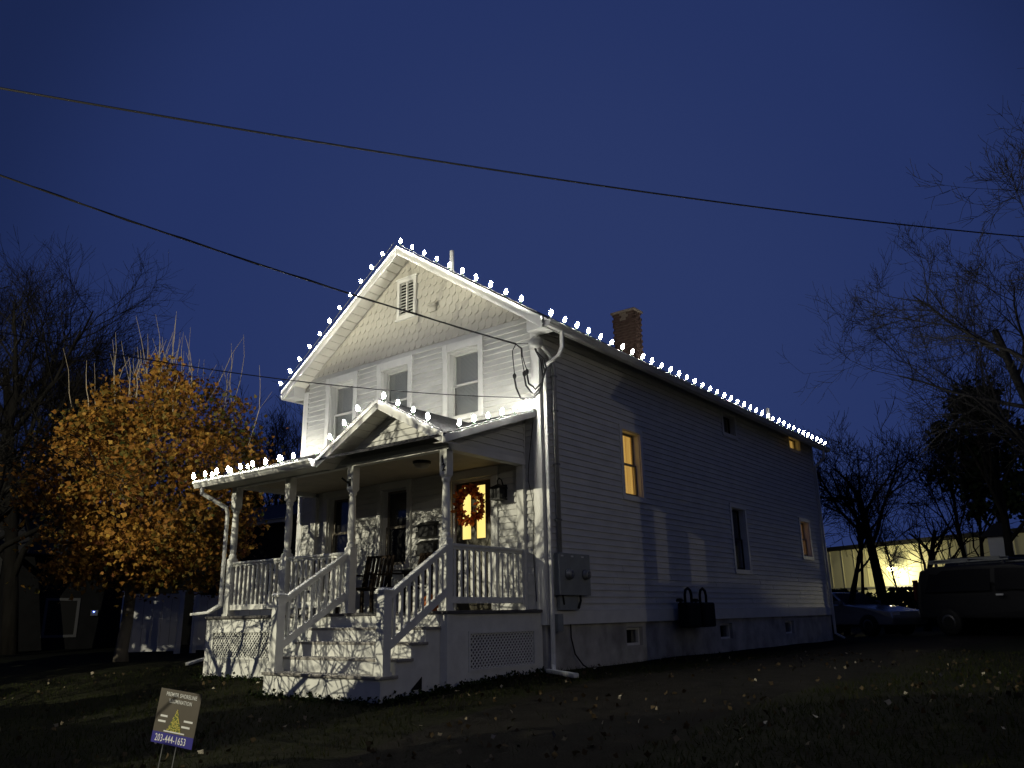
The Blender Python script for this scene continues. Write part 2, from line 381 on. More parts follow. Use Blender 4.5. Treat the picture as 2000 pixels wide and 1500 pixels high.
while z < RZR-.25:
    x = XL+.05+(row % 2)*SWD/2
    while x < XR-.05:
        poly = scallop(x, z); zt = max(p[1] for p in poly)
        inside_vent = VENT[0]+.02 < x < VENT[1]-.02 and VENT[2]-.02 < z+.08 < VENT[3]-.02
        full = all(zz < roofz(u)-.13 and XL+.12 < u < XR-.12 for u, zz in poly)
        if inside_vent: pass
        elif full: inst('shingle', std, gable, T(x, -.002, z))
        else:
            lim = RZR-.13
            pc = clip(clip(clip(clip(poly, RM, 1, lim+RM*RX0), -RM, 1, lim-RM*RX0), 1, 0, XR-.12), -1, 0, -(XL+.12))
            if len(pc) >= 3 and max(p[1] for p in pc)-min(p[1] for p in pc) > .03:
                o = inst('shingle', shingle_mesh(pc, z), gable); o.location.y = -.002
        x += SWD
    z += SEX; row += 1

# roof
rf = MB()
y0, y1 = -ROH, DEP+ROH
for sgn in (1, -1):
    e = (RX0+sgn*(RXE+.03), RZE-RM*.03)
    rf.prism([(RX0,y0,RZR),(e[0],y0,e[1]),(e[0],y0,e[1]-.05),(RX0,y0,RZR-.05)], (0,y1-y0,0))
roof = rf.build('roof', M['roof'], house)
# drip edges / rake fascia
for sgn in (1, -1):
    mb = MB(); a = Vector((RX0, y0-.012, RZR-.115)); b = Vector((RX0+sgn*RXE, y0-.012, RZE-.115))
    n_ = Vector((0,-1,0)); mb.prism([(a.x,a.y,a.z+.10),(b.x,b.y,b.z+.10),(b.x,b.y,b.z-.075),(a.x,a.y,a.z-.075)], (0,-.022,0))
    bevel(mb.build('fascia', M['gutter'], house), .006)
    mb = MB(); mb.prism([(a.x,y0-.036,a.z+.115),(b.x,y0-.036,b.z+.115),(b.x,y0-.036,b.z+.055),(a.x,y0-.036,a.z+.055)], (0,-.02,0))
    mb.build('rake_trim', M['gutter'], house)
    # soffit panels across the overhang
    npan = 21; L = RXE
    for i in range(npan):
        t0, t1 = i/npan, (i+1)/npan
        xa, xb = RX0+sgn*L*t0, RX0+sgn*L*t1; za, zb = RZR-.17-RM*L*t0, RZR-.17-RM*L*t1
        d = .006/ L
        mb = MB(); xa2 = xa+sgn*.018; za2 = za-RM*.018
        mb.prism([(xa2,y0-.01,za2),(xb,y0-.01,zb),(xb,y0-.01,zb+.02),(xa2,y0-.01,za2+.02)], (0,ROH+.008,0))
        mb.build('soffit_panel', M['soffit'], roof)
    bk = MB().prism([(RX0,y0-.01,RZR-.145),(RX0+sgn*L,y0-.01,RZE-.145),(RX0+sgn*L,y0-.01,RZE-.13),(RX0,y0-.01,RZR-.13)], (0,ROH+.008,0)); bk.build('soffit_backing', M['sheath'], roof)
    # sloping eave soffit along the side
    xe = RX0+sgn*RXE; xw = XR if sgn > 0 else XL
    MB().prism([(xw,.0,roofz(xw)-.10),(xe,0,RZE-.115),(xe,0,RZE-.10),(xw,0,roofz(xw)-.085)], (0,DEP,0)).build('soffit', M['soffit'], house)
    mb = MB().box(xe-.012 if sgn > 0 else xe-.016, xe+.016 if sgn > 0 else xe+.012, y0+.03, y1, RZE-.165, RZE-.03); mb.build('fascia', M['gutter'], house)
    # boxed eave return at the front
    mb = MB().prism([(xw,y0+.02,roofz(xw)-.10),(xe,y0+.02,RZE-.10),(xe,y0+.02,RZE-.165),(xw,y0+.02,RZE-.165)], (0,.29,0)); mb.build('eave_return', M['trim'], house)
# gutters (K profile)
def kgutter(p0, p1, out, name='gutter', parent=house, s=1.):
    a, b, o = Vector(p0), Vector(p1), Vector(out)
    prof = [(0,0),(.07,0),(.095,.035),(.10,.055),(.12,.075),(.12,.10),(.112,.10),(.112,.08),(.09,.058),(.085,.04),(.065,.008),(.008,.008),(.008,.10),(0,.10)]
    mb = MB(); n = len(prof)
    for p in (a, b): mb.v += [tuple(p+o*u*s+Vector((0,0,1))*v*s) for u, v in prof]
    mb.f = [(i,(i+1)%n,n+(i+1)%n,n+i) for i in range(n)] 
    for end, e in ((a, 0), (b, 1)):
        base = len(mb.v); q = [end+o*u*s+Vector((0,0,1))*v*s for u, v in prof[:6]]+[end+Vector((0,0,1))*.10*s]
        mb.v += [tuple(x) for x in q]; mb.f.append(tuple(range(base, base+len(q))))
    return mb.build(name, M['gutter'], parent)
kgutter((RX0+RXE+.018, -.30, RZE-.155), (RX0+RXE+.018, DEP+.30, RZE-.155), (1,0,0))
kgutter((RX0-RXE-.018, -.30, RZE-.155), (RX0-RXE-.018, DEP+.30, RZE-.155), (-1,0,0))

# foundation with basement windows
fd = MB()
for a, b, p, q in cut_rect(.03, DEP-.03, -1.2, -.002, BW): wbox(fd, SIDE, a, b, -.30, -.03, p, q)
fd.box(XL+.03, -.301, .03, .3, -1.2, -.002).box(XL+.03, XL+.3, .301, DEP-.03, -1.2, -.002).box(XL+.301, -.301, DEP-.3, DEP-.03, -1.2, -.002)
fnd = fd.build('foundation', M['found'], house)
MB().box(XL+.3, -.3, .3, DEP-.3, -.1, -.05).build('floor', M['room'], house)

def frame_box(mb, W, u0, u1, z0, z1, wd, n0, n1, bot=None):
    bot = wd if bot is None else bot
    wbox(mb, W, u0, u0+wd, n0, n1, z0, z1); wbox(mb, W, u1-wd, u1, n0, n1, z0, z1)
    wbox(mb, W, u0+wd, u1-wd, n0, n1, z1-wd, z1); wbox(mb, W, u0+wd, u1-wd, n0, n1, z0, z0+bot)
def window(W, op, kind, parent=house, head=None, meet=True):
    u0, u1, z0, z1 = op
    mb = MB()
    cw = .105 if W is FRONT else .095; pr = .055 if W is FRONT else .034
    wbox(mb, W, u0-cw, u0, .002, pr, z0-.06, z1); wbox(mb, W, u1, u1+cw, .002, pr, z0-.06, z1)
    hh = .155 if W is FRONT else .095
    wbox(mb, W, u0-cw-.008, u1+cw+.008, .002, pr+.004, z1+.0005, z1+hh)
    if W is FRONT:
        for a in (u0-cw-.012, u1+.002): wbox(mb, W, a, a+cw+.012, pr+.0045, pr+.012, z1-.10, z1+hh-.001)
    win = mb.build('window', M['trim'], parent); bevel(win, .005)
    if W is SIDE:
        mb = MB(); wbox(mb, W, u0-cw, u1+cw, .002, pr+.012, z0-.10, z0-.061); mb.build('sill', M['trim'], win)
        mb = MB(); wbox(mb, W, u0, u1, .002, pr-.004, z0-.061, z0-.001); mb.build('sill', M['trim'], win)
    else:
        mb = MB(); wbox(mb, W, u0-cw-.01, u1+cw+.01, .002, pr+.03, z0-.09, z0-.0605); wbox(mb, W, u0, u1, -.10, .03, z0-.06, z0-.001); mb.build('sill', M['trim'], win)
    mb = MB(); wbox(mb, W, u0+.001, u0+.014, -.16, .001, z0+.001, z1-.001); wbox(mb, W, u1-.014, u1-.001, -.16, .001, z0+.001, z1-.001); wbox(mb, W, u0+.0145, u1-.0145, -.16, .001, z1-.014, z1-.001); wbox(mb, W, u0+.0145, u1-.0145, -.16, -.1005, z0+.001, z0+.014)
    mb.build('jamb', M['trim'], win)
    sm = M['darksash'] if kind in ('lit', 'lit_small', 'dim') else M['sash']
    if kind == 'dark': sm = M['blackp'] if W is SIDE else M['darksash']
    zm = (z0+z1)/2
    for k, (a, b) in enumerate((((zm-.015, z1-.0145), (z0+.0145, zm+.015)) if meet else ((z0+.0145, z1-.0145),))):
        n0 = -.085 - (0 if k == 1 else .035) if meet else -.10
        mb = MB(); frame_box(mb, W, u0+.0145, u1-.0145, a, b, .038, n0-.03, n0, .045)
        sh = mb.build('sash', sm, win); bevel(sh, .003)
        mb = MB(); wbox(mb, W, u0+.05, u1-.05, n0-.018, n0-.014, a+.04, b-.034); mb.build('pane', M['glass'], sh)
    back = {'blind': M['blind'], 'dark': M['room'], 'lit': M['curt'], 'lit_small': M['curt'], 'dim': M['curt2']}[kind]
    mb = MB(); wbox(mb, W, u0+.016, u1-.016, -.176 if kind != 'dark' else -.179, -.170 if kind != 'dark' else -.176, z0+.016, z1-.016)
    mb.build('blind' if kind == 'blind' else ('curtain' if kind != 'dark' else 'room_shade_panel'), back, win)
    return win
for op in UPW: window(FRONT, op, 'blind')
for op in PW: window(FRONT, op, 'dark')
window(SIDE, SW['lit'], 'lit'); window(SIDE, SW['dark_up'], 'dark', meet=False); window(SIDE, SW['lit_small'], 'lit_small', meet=False)
window(SIDE, SW['dark_low'], 'dark'); window(SIDE, SW['dim'], 'dim')
for a, b, p, q in BW:
    mb = MB(); frame_box(mb, SIDE, a+.002, b-.002, p+.002, q-.002, .04, -.16, -.10); bwn = mb.build('basement_window', M['trim'], house)
    mb = MB(); wbox(mb, SIDE, a+.042, b-.042, -.14, -.135, p+.042, q-.042); mb.build('pane', M['glass'], bwn)
    mb = MB(); wbox(mb, SIDE, a+.01, b-.01, -.29, -.27, p+.01, q-.01); mb.build('room_shade_panel', M['room'], bwn)
# gable louvre
mb = MB(); frame_box(mb, FRONT, VENT[0], VENT[1], VENT[2], VENT[3], .07, .004, .065); wbox(mb, FRONT, VENT[0]-.03, VENT[1]+.03, .004, .075, VENT[3]+.0005, VENT[3]+.035); wbox(mb, FRONT, VENT[0]-.03, VENT[1]+.03, .004, .08, VENT[2]-.035, VENT[2]-.0005)
gv = mb.build('gable_vent', M['trim'], house); bevel(gv, .004)
mb = MB(); wbox(mb, FRONT, VENT[0]+.07, VENT[1]-.07, .004, .006, VENT[2]+.07, VENT[3]-.07); mb.build('vent_backing', M['blackp'], gv)
ns = 11
for i in range(ns):
    zc = VENT[2]+.07+(i+.5)*(VENT[3]-VENT[2]-.14)/ns
    mb = MB(); mb.prism([(VENT[0]+.07,-.010,zc+.016),(VENT[0]+.07,-.052,zc-.020),(VENT[0]+.07,-.056,zc-.014),(VENT[0]+.07,-.014,zc+.022)], (VENT[1]-VENT[0]-.14,0,0)); mb.build('slat', M['trim'], gv)
mb = MB(); wbox(mb, FRONT, -3.115, -3.085, .010, .050, VENT[2]+.07, VENT[3]-.07); mb.build('mullion', M['trim'], gv)
mb = MB(); wbox(mb, FRONT, -2.48, -2.30, .030, .075, 5.70, 5.86); ev = mb.build('exhaust_vent', M['pshing'], house); bevel(ev, .01)
mb = MB(); mb.prism([(-2.50,-.035,5.89),(-2.50,-.12,5.80),(-2.50,-.12,5.785),(-2.50,-.035,5.87)], (.22,0,0)); mb.build('vent_hood', M['pshing'], ev)

# chimney of single bricks
cx0, cx1, cy0, cy1, ctop = -1.41, -.87, 5.0, 5.31, 6.86
chim = MB().box(cx0+.012, cx1-.012, cy0+.012, cy1-.012, 5.5, ctop-.02).build('chimney', M['mortar'], roof)
bmesh_ = MB().box(-.093, .093, -.045, .045, -.028, .028).mesh('brick', M['brick']); bhalf = MB().box(-.045, .045, -.045, .045, -.028, .028).mesh('brick', M['brick'])
zc = 5.55; rowi = 0
while zc < ctop-.02:
    o_ = .0 if zc < ctop-.30 else .018
    if ctop-.17 < zc: o_ = -.004
    for side in range(4):
        for k in range(3 if side < 2 else 2):
            u = -.187+k*.187 + (0 if rowi % 2 else .05)
            if side >= 2: u = (-.055, .085)[k]*(1 if rowi % 2 else -1)
            if zc > ctop-.20 and k == 1 and side in (0, 3): continue          # openings under the cap
            if side == 0: m4 = T((cx0+cx1)/2+u*.98-.02, cy0+.040-o_, zc)
            elif side == 1: m4 = T((cx0+cx1)/2-u*.98+.02, cy1-.040+o_, zc)
            elif side == 2: m4 = T(cx0+.040-o_, (cy0+cy1)/2-u, zc) @ RZ(math.pi/2)
            else: m4 = T(cx1-.040+o_, (cy0+cy1)/2+u, zc) @ RZ(math.pi/2)
            m4 = m4 @ RZ(random.uniform(-.02, .02)) @ T(0, random.uniform(-.003, .003), 0)
            inst('brick', bmesh_ if (side < 2 or k == 0) else bhalf, chim, m4)
    zc += .067; rowi += 1
mb = MB(); mb.box(cx0-.05, cx1+.05, cy0-.05, cy1+.05, ctop-.015, ctop+.035); bevel(mb.build('chimney_cap', M['mortar'], roof), .01)
mb = MB(); mb.lathe([(.045,0),(.045,.55),(.04,.55),(.04,.50)], (-2.86, 1.0, 6.93), 12); mb.build('vent_pipe', M['gutter'], roof, True)
mb = MB(); mb.lathe([(.05,0),(.05,.45),(.045,.45)], (-.62, 12.3, 5.40), 12); mb.build('vent_pipe', M['gutter'], roof, True)

# ------------------------------------------------------------------ porch
PF, PXL, PXR, DZ = -2.19, -5.75, -.03, .23
porch = bpy.data.objects.new('porch', None); porch.location = (-3, -1.1, -.7); attach(porch, house)
bevel(MB().box(PXL, PXR, PF, -.001, DZ-.045, DZ).build('deck', M['deck'], porch), .006)
def lattice(W, u0, u1, z0, z1, n):
    mb = MB(); s = .072; wd = .021; H = z1-z0
    for sg in (1, -1):
        c = u0-H-1
        while c < u1+H+1:
            pts = []
            a, b = (c, z0), (c+sg*H, z1)
            t0, t1 = 0., 1.
            du = b[0]-a[0]
            ta, tb = (u0-a[0])/du, (u1-a[0])/du
            t0, t1 = max(0, min(ta, tb)), min(1, max(ta, tb))
            if t1-t0 > .02:
                p = (a[0]+du*t0, z0+H*t0); q = (a[0]+du*t1, z0+H*t1)
                nn = n+(.0035 if sg > 0 else -.0035)
                A, B = Vector(W(p[0], nn, p[1])), Vector(W(q[0], nn, q[1])); nv = Vector(W(0,1,0))
                mb.bar(A, B, wd, .006, nv)
            c += s
    return mb
for W, pu0, pu1, lu0, lu1, lz0, lz1, n in ((FRONT, PXL+.04, -2.55, -5.50, -3.92, -.43, -.04, 2.15), (SIDE, PF+.04, -.002, -1.69, -.23, -.54, -.08, -.07)):
    mb = MB()
    for a, b, p, q in cut_rect(pu0, pu1, -1.05, DZ-.046, [(lu0, lu1, lz0, lz1)]): wbox(mb, W, a, b, n-.03, n, p, q)
    sk = mb.build('porch_skirt', M['porchw'], porch)
    mb = MB(); frame_box(mb, W, lu0-.035, lu1+.035, lz0-.035, lz1+.035, .034, n+.0005, n+.012); mb.build('lattice_frame', M['porchw'], sk)
    lo = lattice(W, lu0, lu1, lz0, lz1, n-.015).build('lattice', M['porchw'], sk); tag(lo, kind='stuff')
mb = MB(); mb.box(PXR-.15, PXR-.022, PF+.022, PF+.038, -1.05, DZ-.047).box(PXR-.0385, PXR-.0225, PF+.0385, PF+.16, -1.05, DZ-.047); mb.build('corner_board', M['porchw'], porch)
mb = MB(); mb.box(PXL+.01, PXL+.04, PF+.04, -.05, -1.05, DZ-.047); mb.build('porch_skirt', M['porchw'], porch)

# turned posts
POSTS = [(-5.60, -1.83), (-4.02, -1.83), (-2.41, -1.83), (-.39, -1.83)]
prof = [(.058,1.22),(.066,1.25),(.066,1.28),(.048,1.31),(.056,1.35),(.062,1.50),(.060,1.75),(.052,1.96),(.046,2.02),(.062,2.05),(.064,2.08),(.05,2.10),(.06,2.12)]
zb, zt = .23, 2.50
mbp = MB(); mbp.box(-.069, .069, -.069, .069, 0, .98)
mbp.add([(-.069,-.069,.98),(.069,-.069,.98),(.069,.069,.98),(-.069,.069,.98),(-.045,-.045,1.01),(.045,-.045,1.01),(.045,.045,1.01),(-.045,.045,1.01)], [(0,1,5,4),(1,2,6,5),(2,3,7,6),(3,0,4,7),(4,5,6,7)])
mbp.lathe([(r_, z_-DZ) for r_, z_ in prof], n=16)
mbp.add([(-.045,-.045,1.86),(.045,-.045,1.86),(.045,.045,1.86),(-.045,.045,1.86),(-.069,-.069,1.90),(.069,-.069,1.90),(.069,.069,1.90),(-.069,.069,1.90)], [(0,1,5,4),(1,2,6,5),(2,3,7,6),(3,0,4,7),(3,2,1,0)])
mbp.box(-.069, .069, -.069, .069, 1.90, 2.275)
mbp.box(-.082, .082, -.082, .082, 0, .035)
pm = mbp.mesh('post', M['porchw'])
for x, y in POSTS: inst('post', pm, porch, T(x, y, DZ))
# wall pilaster
MB().box(-.46, -.32, -.08, -.002, DZ, 2.50).build('pilaster', M['porchw'], porch)
MB().box(-5.67, -5.53, -.08, -.002, DZ, 2.50).build('pilaster', M['porchw'], porch)
balm = MB().box(-.021, .021, -.021, .021, 0, 1).mesh('baluster', M['porchw'])
def railing(a, b, n, zt=1.16, zb0=.33, zb1=.42):
    a, b = Vector((*a, 0)), Vector((*b, 0)); d = (b-a).normalized(); L = (b-a).length
    mb = MB(); mb.bar(a+Vector((0,0,zt-.02)), b+Vector((0,0,zt-.02)), .085, .04); mb.bar(a+Vector((0,0,zt-.06)), b+Vector((0,0,zt-.06)), .045, .04)
    rl = mb.build('railing', M['porchw'], porch); bevel(rl, .008)
    mb = MB(); mb.bar(a+Vector((0,0,(zb0+zb1)/2)), b+Vector((0,0,(zb0+zb1)/2)), .045, zb1-zb0); bevel(mb.build('bottom_rail', M['porchw'], rl), .005)
    for i in range(n):
        p = a+d*L*(i+.75)/(n+.5)
        m4 = T(p.x, p.y, zb1) @ RZ(math.atan2(d.y, d.x)) @ Matrix.Diagonal((1,1,zt-.08-zb1,1))
        inst('baluster', balm, rl, m4)
railing((-5.53,-1.83), (-4.09,-1.83), 11); railing((-3.95,-1.83), (-2.48,-1.83), 11)
railing((-.39,-1.76), (-.39,-.08), 12); railing((-5.60,-1.76), (-5.60,-.08), 12)

# stairs
SXL, SXR = -2.53, -.19
TR = [(-2.44,-2.15,.03), (-2.70,-2.41,-.155), (-2.965,-2.675,-.345), (-3.235,-2.94,-.535)]
stairs = bpy.data.objects.new('stairs', None); stairs.location = (-1.36, -2.7, -.75); attach(stairs, house)
prevz = DZ
yf = PF
rz_top = DZ-.046
for i, (ya, yb, zt) in enumerate(TR):
    bevel(MB().box(SXL-.03, SXR+.035, ya, yb, zt-.038, zt).build('tread', M['tread'], stairs), .006)
    yr = yb-.022
    MB().box(SXL, SXR, yr, yr+.02, zt+.0005, rz_top).build('riser', M['porchw'], stairs)
    rz_top = zt-.0385
MB().box(SXL, SXR, TR[-1][0]+.025, TR[-1][0]+.045, -1.05, rz_top).build('riser', M['porchw'], stairs)
for xa in (SXL-.004, SXR-.026):
    poly = [(xa, -2.13, -1.05), (xa, TR[-1][0]+.046, -1.05), (xa, TR[-1][0]+.046, TR[3][2]-.039)]
    for i in (3, 2, 1):
        poly += [(xa, TR[i][1]-.0225, TR[i][2]-.039), (xa, TR[i][1]-.0225, TR[i-1][2]-.039)]
    poly += [(xa, -2.13, TR[0][2]-.039)]
    MB().prism(poly, (.03,0,0)).build('stair_skirt', M['porchw'], stairs)
NEW = [(-2.43, -3.10), (-.27, -3.10)]
mbn = MB(); mbn.box(-.066, .066, -.066, .066, 0, 1.00).box(-.078, .078, -.078, .078, 1.0005, 1.025)
mbn.add([(-.085,-.085,1.0255),(.085,-.085,1.0255),(.085,.085,1.0255),(-.085,.085,1.0255),(-.06,-.06,1.055),(.06,-.06,1.055),(.06,.06,1.055),(-.06,.06,1.055)], [(0,1,5,4),(1,2,6,5),(2,3,7,6),(3,0,4,7),(4,5,6,7),(3,2,1,0)])
mbn.box(-.08, .08, -.08, .08, 0, .05)
nm = mbn.mesh('newel_post', M['porchw'])
for x, y in NEW: inst('newel_post', nm, stairs, T(x, y, -.535))
for (nx, ny), px in zip(NEW, (-2.43, -.31)):
    a = Vector((px, -1.90, 1.12)); b = Vector((nx, ny+.06, .43)); off = Vector((0,0,-.63))
    mb = MB(); mb.bar(a, b, .085, .045); mb.bar(a+Vector((0,0,-.05)), b+Vector((0,0,-.05)), .045, .05); rl = mb.build('stair_railing', M['porchw'], stairs); bevel(rl, .008)
    mb = MB(); mb.bar(a+off+Vector((0,.0,.0)), b+off, .045, .10); mb.build('bottom_rail', M['porchw'], rl)
    for i in range(8):
        t = (i+.8)/8.6; p = a.lerp(b, t)
        inst('baluster', balm, rl, T(p.x, p.y, p.z+off.z+.04) @ Matrix.Diagonal((1,1,.52,1)))
# small triangular vent in the stair skirt
MB().prism([(SXR+.0045,-2.70,-.73),(SXR+.0045,-2.50,-.73),(SXR+.0045,-2.50,-.58)], (.006,0,0)).build('vent_cutout', M['blackp'], stairs)

# porch roof: shed with a small gable over the stairs
SR0 = (-2.27, 2.63); SR1 = (0.0, 3.42); SM = (SR1[1]-SR0[1])/(SR1[0]-SR0[0]); RXL, RXR = -6.20, -.05
def shedz(y): return SR0[1]+SM*(y-SR0[0])
pr = MB().prism([(RXL,SR0[0],SR0[1]),(RXL,-.045,shedz(-.045)),(RXL,-.045,shedz(-.045)-.04),(RXL,SR0[0],SR0[1]-.04)], (RXR-RXL,0,0)).build('porch_roof', M['roof'], porch)
GX, GZ, GXL, GXR, GY = -1.425, 3.36, -2.83, -.045, -2.24
GS = (GZ-2.62)/(GX-GXL)
yb = SR0[0]+(GZ-SR0[1])/SM
for ex in (GXL, GXR):
    ez = GZ-GS*abs(ex-GX)
    MB().prism([(GX,GY,GZ+.015),(ex,GY,ez+.015),(GX,yb+.05,GZ+.015)], (0,0,-.045)).build('porch_roof_gable', M['roof'], pr)
    sgn = 1 if ex > GX else -1
    mb = MB(); mb.prism([(GX,GY-.004,GZ-.02),(ex,GY-.004,ez-.02),(ex,GY-.004,ez-.145),(GX,GY-.004,GZ-.145)], (0,-.02,0)); bevel(mb.build('fascia', M['gutter'], pr), .005)
    mb = MB(); mb.prism([(GX,GY-.026,GZ+.005),(ex,GY-.026,ez+.005),(ex,GY-.026,ez-.05),(GX,GY-.026,GZ-.05)], (0,-.018,0)); mb.build('rake_trim', M['gutter'], pr)
    n = 9
    for i in range(n):
        t0, t1 = i/n, (i+1)/n
        xa, xb2 = GX+(ex-GX)*t0+sgn*.014, GX+(ex-GX)*t1
        za, zb2 = GZ-.13-GS*abs(xa-GX), GZ-.13-GS*abs(xb2-GX)
        MB().prism([(xa,GY,za),(xb2,GY,zb2),(xb2,GY,zb2+.015),(xa,GY,za+.015)], (0,.335,0)).build('soffit_panel', M['soffit'], pr)
# pediment siding and side triangles
PY = -1.90
MB().prism([(GXL+.15,PY+.001,2.60),(GXR-.15,PY+.001,2.60),(GX,PY+.001,GZ-.14)], (0,.06,0)).build('pediment', M['sheath'], porch)
ped = bpy.data.objects[-1] if False else [o for o in porch.children if o.name.startswith('pediment')][0]
PEDW = lambda u, n, z: (u, PY-n, z)
lim = GZ-.12
clapboards(PEDW, ped, GXL, GXR, 2.61, GZ, [], .105, [(GS,1,lim+GS*GX), (-GS,1,lim-GS*GX)])
mb = MB(); mb.box(GXL+.22, GXR-.22, PY-.032, PY-.001, 2.535, 2.609); mb.build('pediment_trim', M['trim'], porch)
for xt, sg in ((-.32, 1), (-5.67, -1)):
    TW = (lambda xt, sg: (lambda u, n, z: (xt+sg*n, u, z)))(xt, sg)
    t_ = MB().prism([(xt-sg*.002,-1.86,2.60),(xt-sg*.002,-.01,2.60),(xt-sg*.002,-.01,shedz(-.01)-.05),(xt-sg*.002,-1.86,shedz(-1.86)-.05)], (-sg*.05,0,0)).build('side_gable', M['sheath'], porch)
    clapboards(TW, t_, -1.89, -.06, 2.60, 3.4, [], .105, [(-SM,1,SR0[1]-SM*SR0[0]-.05)])
    MB().box(xt+sg*.001, xt+sg*.03, -1.90, -.04, 2.50, 2.598).build('beam_trim', M['trim'], porch)
    MB().box(xt+sg*.001, xt+sg*.028, -.0595, -.037, 2.60, 3.36).build('corner_trim', M['trim'], porch)
# rake fascias of the shed roof
for xr_, sg in ((RXR, 1), (RXL, -1)):
    mb = MB(); mb.prism([(xr_,SR0[0]+.02,SR0[1]-.015),(xr_,-.045,shedz(-.045)-.015),(xr_,-.045,shedz(-.045)-.13),(xr_,SR0[0]+.02,SR0[1]-.13)], (sg*.02,0,0)); bevel(mb.build('fascia', M['gutter'], pr), .005)
    xi = -.32 if sg > 0 else -5.67
    MB().prism([(xi+sg*.03,-2.2,shedz(-2.2)-.13),(xi+sg*.03,-.05,shedz(-.05)-.13),(xi+sg*.03,-.05,shedz(-.05)-.115),(xi+sg*.03,-2.2,shedz(-2.2)-.115)], (xr_-xi-sg*.031,0,0)).build('soffit', M['soffit'], pr)
# beams, ceiling, eave soffit
MB().box(-5.67, -.32, -1.899, -1.765, 2.50, 2.599).build('beam', M['porchw'], porch)
for xb_ in (-.39, -5.60): MB().box(xb_-.065, xb_+.065, -1.764, -.082, 2.50, 2.597).build('beam', M['porchw'], porch)
cm = mat('porch_ceiling', (.50,.44,.34), .6, var=.15, vscale=4)
nb = 18
for i in range(nb):
    ya = -1.763+i*1.75/nb; MB().box(-5.534, -.456, ya, ya+1.75/nb-.006, 2.575, 2.594).build('ceiling_board', cm, porch)
MB().box(-5.60, -.4, -1.76, -.02, 2.596, 2.62).build('ceiling', M['sheath'], porch)
MB().box(RXL+.02, GXL+.02, -2.265, -1.90, 2.515, 2.53).build('soffit', M['soffit'], pr)
MB().box(RXL+.005, GXL+.005, -2.262, -2.245, 2.50, 2.625).build('fascia', M['gutter'], pr)
kgutter((RXL, -2.263, 2.505), (GXL-.01, -2.263, 2.505), (0,-1,0), parent=pr, s=1.15)
# flashing where the porch roof meets the wall
MB().prism([(RXL+.1,-.002,3.36),(RXL+.1,-.0445,3.36),(RXL+.1,-.002,3.47)], (RXR-RXL-.2,0,0)).build('flashing', M['trim'], pr)

# front door
dx0, dx1, dz0, dz1 = DOOR
mb = MB(); wbox(mb, FRONT, dx0-.13, dx0, .002, .05, DZ, dz1); wbox(mb, FRONT, dx1, dx1+.13, .002, .05, DZ, dz1); wbox(mb, FRONT, dx0-.14, dx1+.14, .002, .054, dz1+.0005, dz1+.15)
dr = mb.build('door_casing', M['trim'], house); bevel(dr, .005)
mb = MB(); wbox(mb, FRONT, dx0+.001, dx0+.05, -.15, .0, DZ, dz1-.002); wbox(mb, FRONT, dx1-.05, dx1-.001, -.15, .0, DZ, dz1-.002); wbox(mb, FRONT, dx0+.0505, dx1-.0505, -.15, .0, dz1-.05, dz1-.002); mb.build('jamb', M['trim'], dr)
sl0, sl1, st = dx0+.052, dx1-.052, dz1-.055
G1, G2 = (sl0+.13, sl0+.13+.215, 1.40, 2.30), (sl1-.13-.215, sl1-.13, 1.40, 2.30)
mb = MB()
for a, b, p, q in cut_rect(sl0, sl1, DZ+.02, st, [G1, G2]): wbox(mb, FRONT, a, b, -.085, -.04, p, q)
door = mb.build('door', M['door'], house); tag(door, 'dark front door with two tall lit panes')
for g in (G1, G2):
    mb = MB(); frame_box(mb, FRONT, g[0]-.012, g[1]+.012, g[2]-.012, g[3]+.012, .018, -.0395, -.030); mb.build('pane_moulding', M['door'], door)
    mb = MB(); wbox(mb, FRONT, g[0], g[1], -.066, -.06, g[2], g[3]); mb.build('pane', M['doorlit'], door)
for g in (G1, G2):
    mb = MB(); frame_box(mb, FRONT, g[0]-.01, g[1]+.01, .45, 1.20, .02, -.0395, -.030); mb.build('door_panel', M['door'], door)
mb = MB(); mb.lathe([(.012,0),(.02,.02),(.03,.035),(.028,.055),(.01,.065)], n=10); kn = inst('door_knob', mb.mesh('door_knob', M['grey'], True), door, T(sl0+.07, .04, 1.20) @ RX(math.pi/2))
# wall behind the lit door panes
# ------------------------------------------------------------------ downspouts
def spout(path, name='downspout', w_=.064, d_=.048):
    mb = MB(); pts = [Vector(p) for p in path]
    for a, b in zip(pts, pts[1:]):
        dv = (b-a).normalized(); mb.bar(a-dv*.02, b+dv*.02, w_, d_, Vector((0,1,0)) if abs(dv.z) > .5 else Vector((0,0,1)))
    return bevel(mb.build(name, M['gutter'], house), .012, 2)
spout([(.42,.10,4.70),(.42,.10,4.40),(.36,.08,4.27),(.085,.055,4.13),(.085,.055,-.42),(.12,.0,-.58),(.30,-.25,-.70)])
spout([(.42,DEP-.25,4.70),(.42,DEP-.25,4.45),(.08,DEP-.12,4.2),(.08,DEP-.12,-.5),(.3,DEP-.12,-.62)])
spout([(-5.98,-2.32,2.52),(-5.98,-2.32,2.40),(-5.70,-1.98,2.14),(-5.70,-1.94,2.05),(-5.70,-1.94,.42),(-5.80,-2.10,.30),(-6.0,-2.3,.27)], w_=.07)
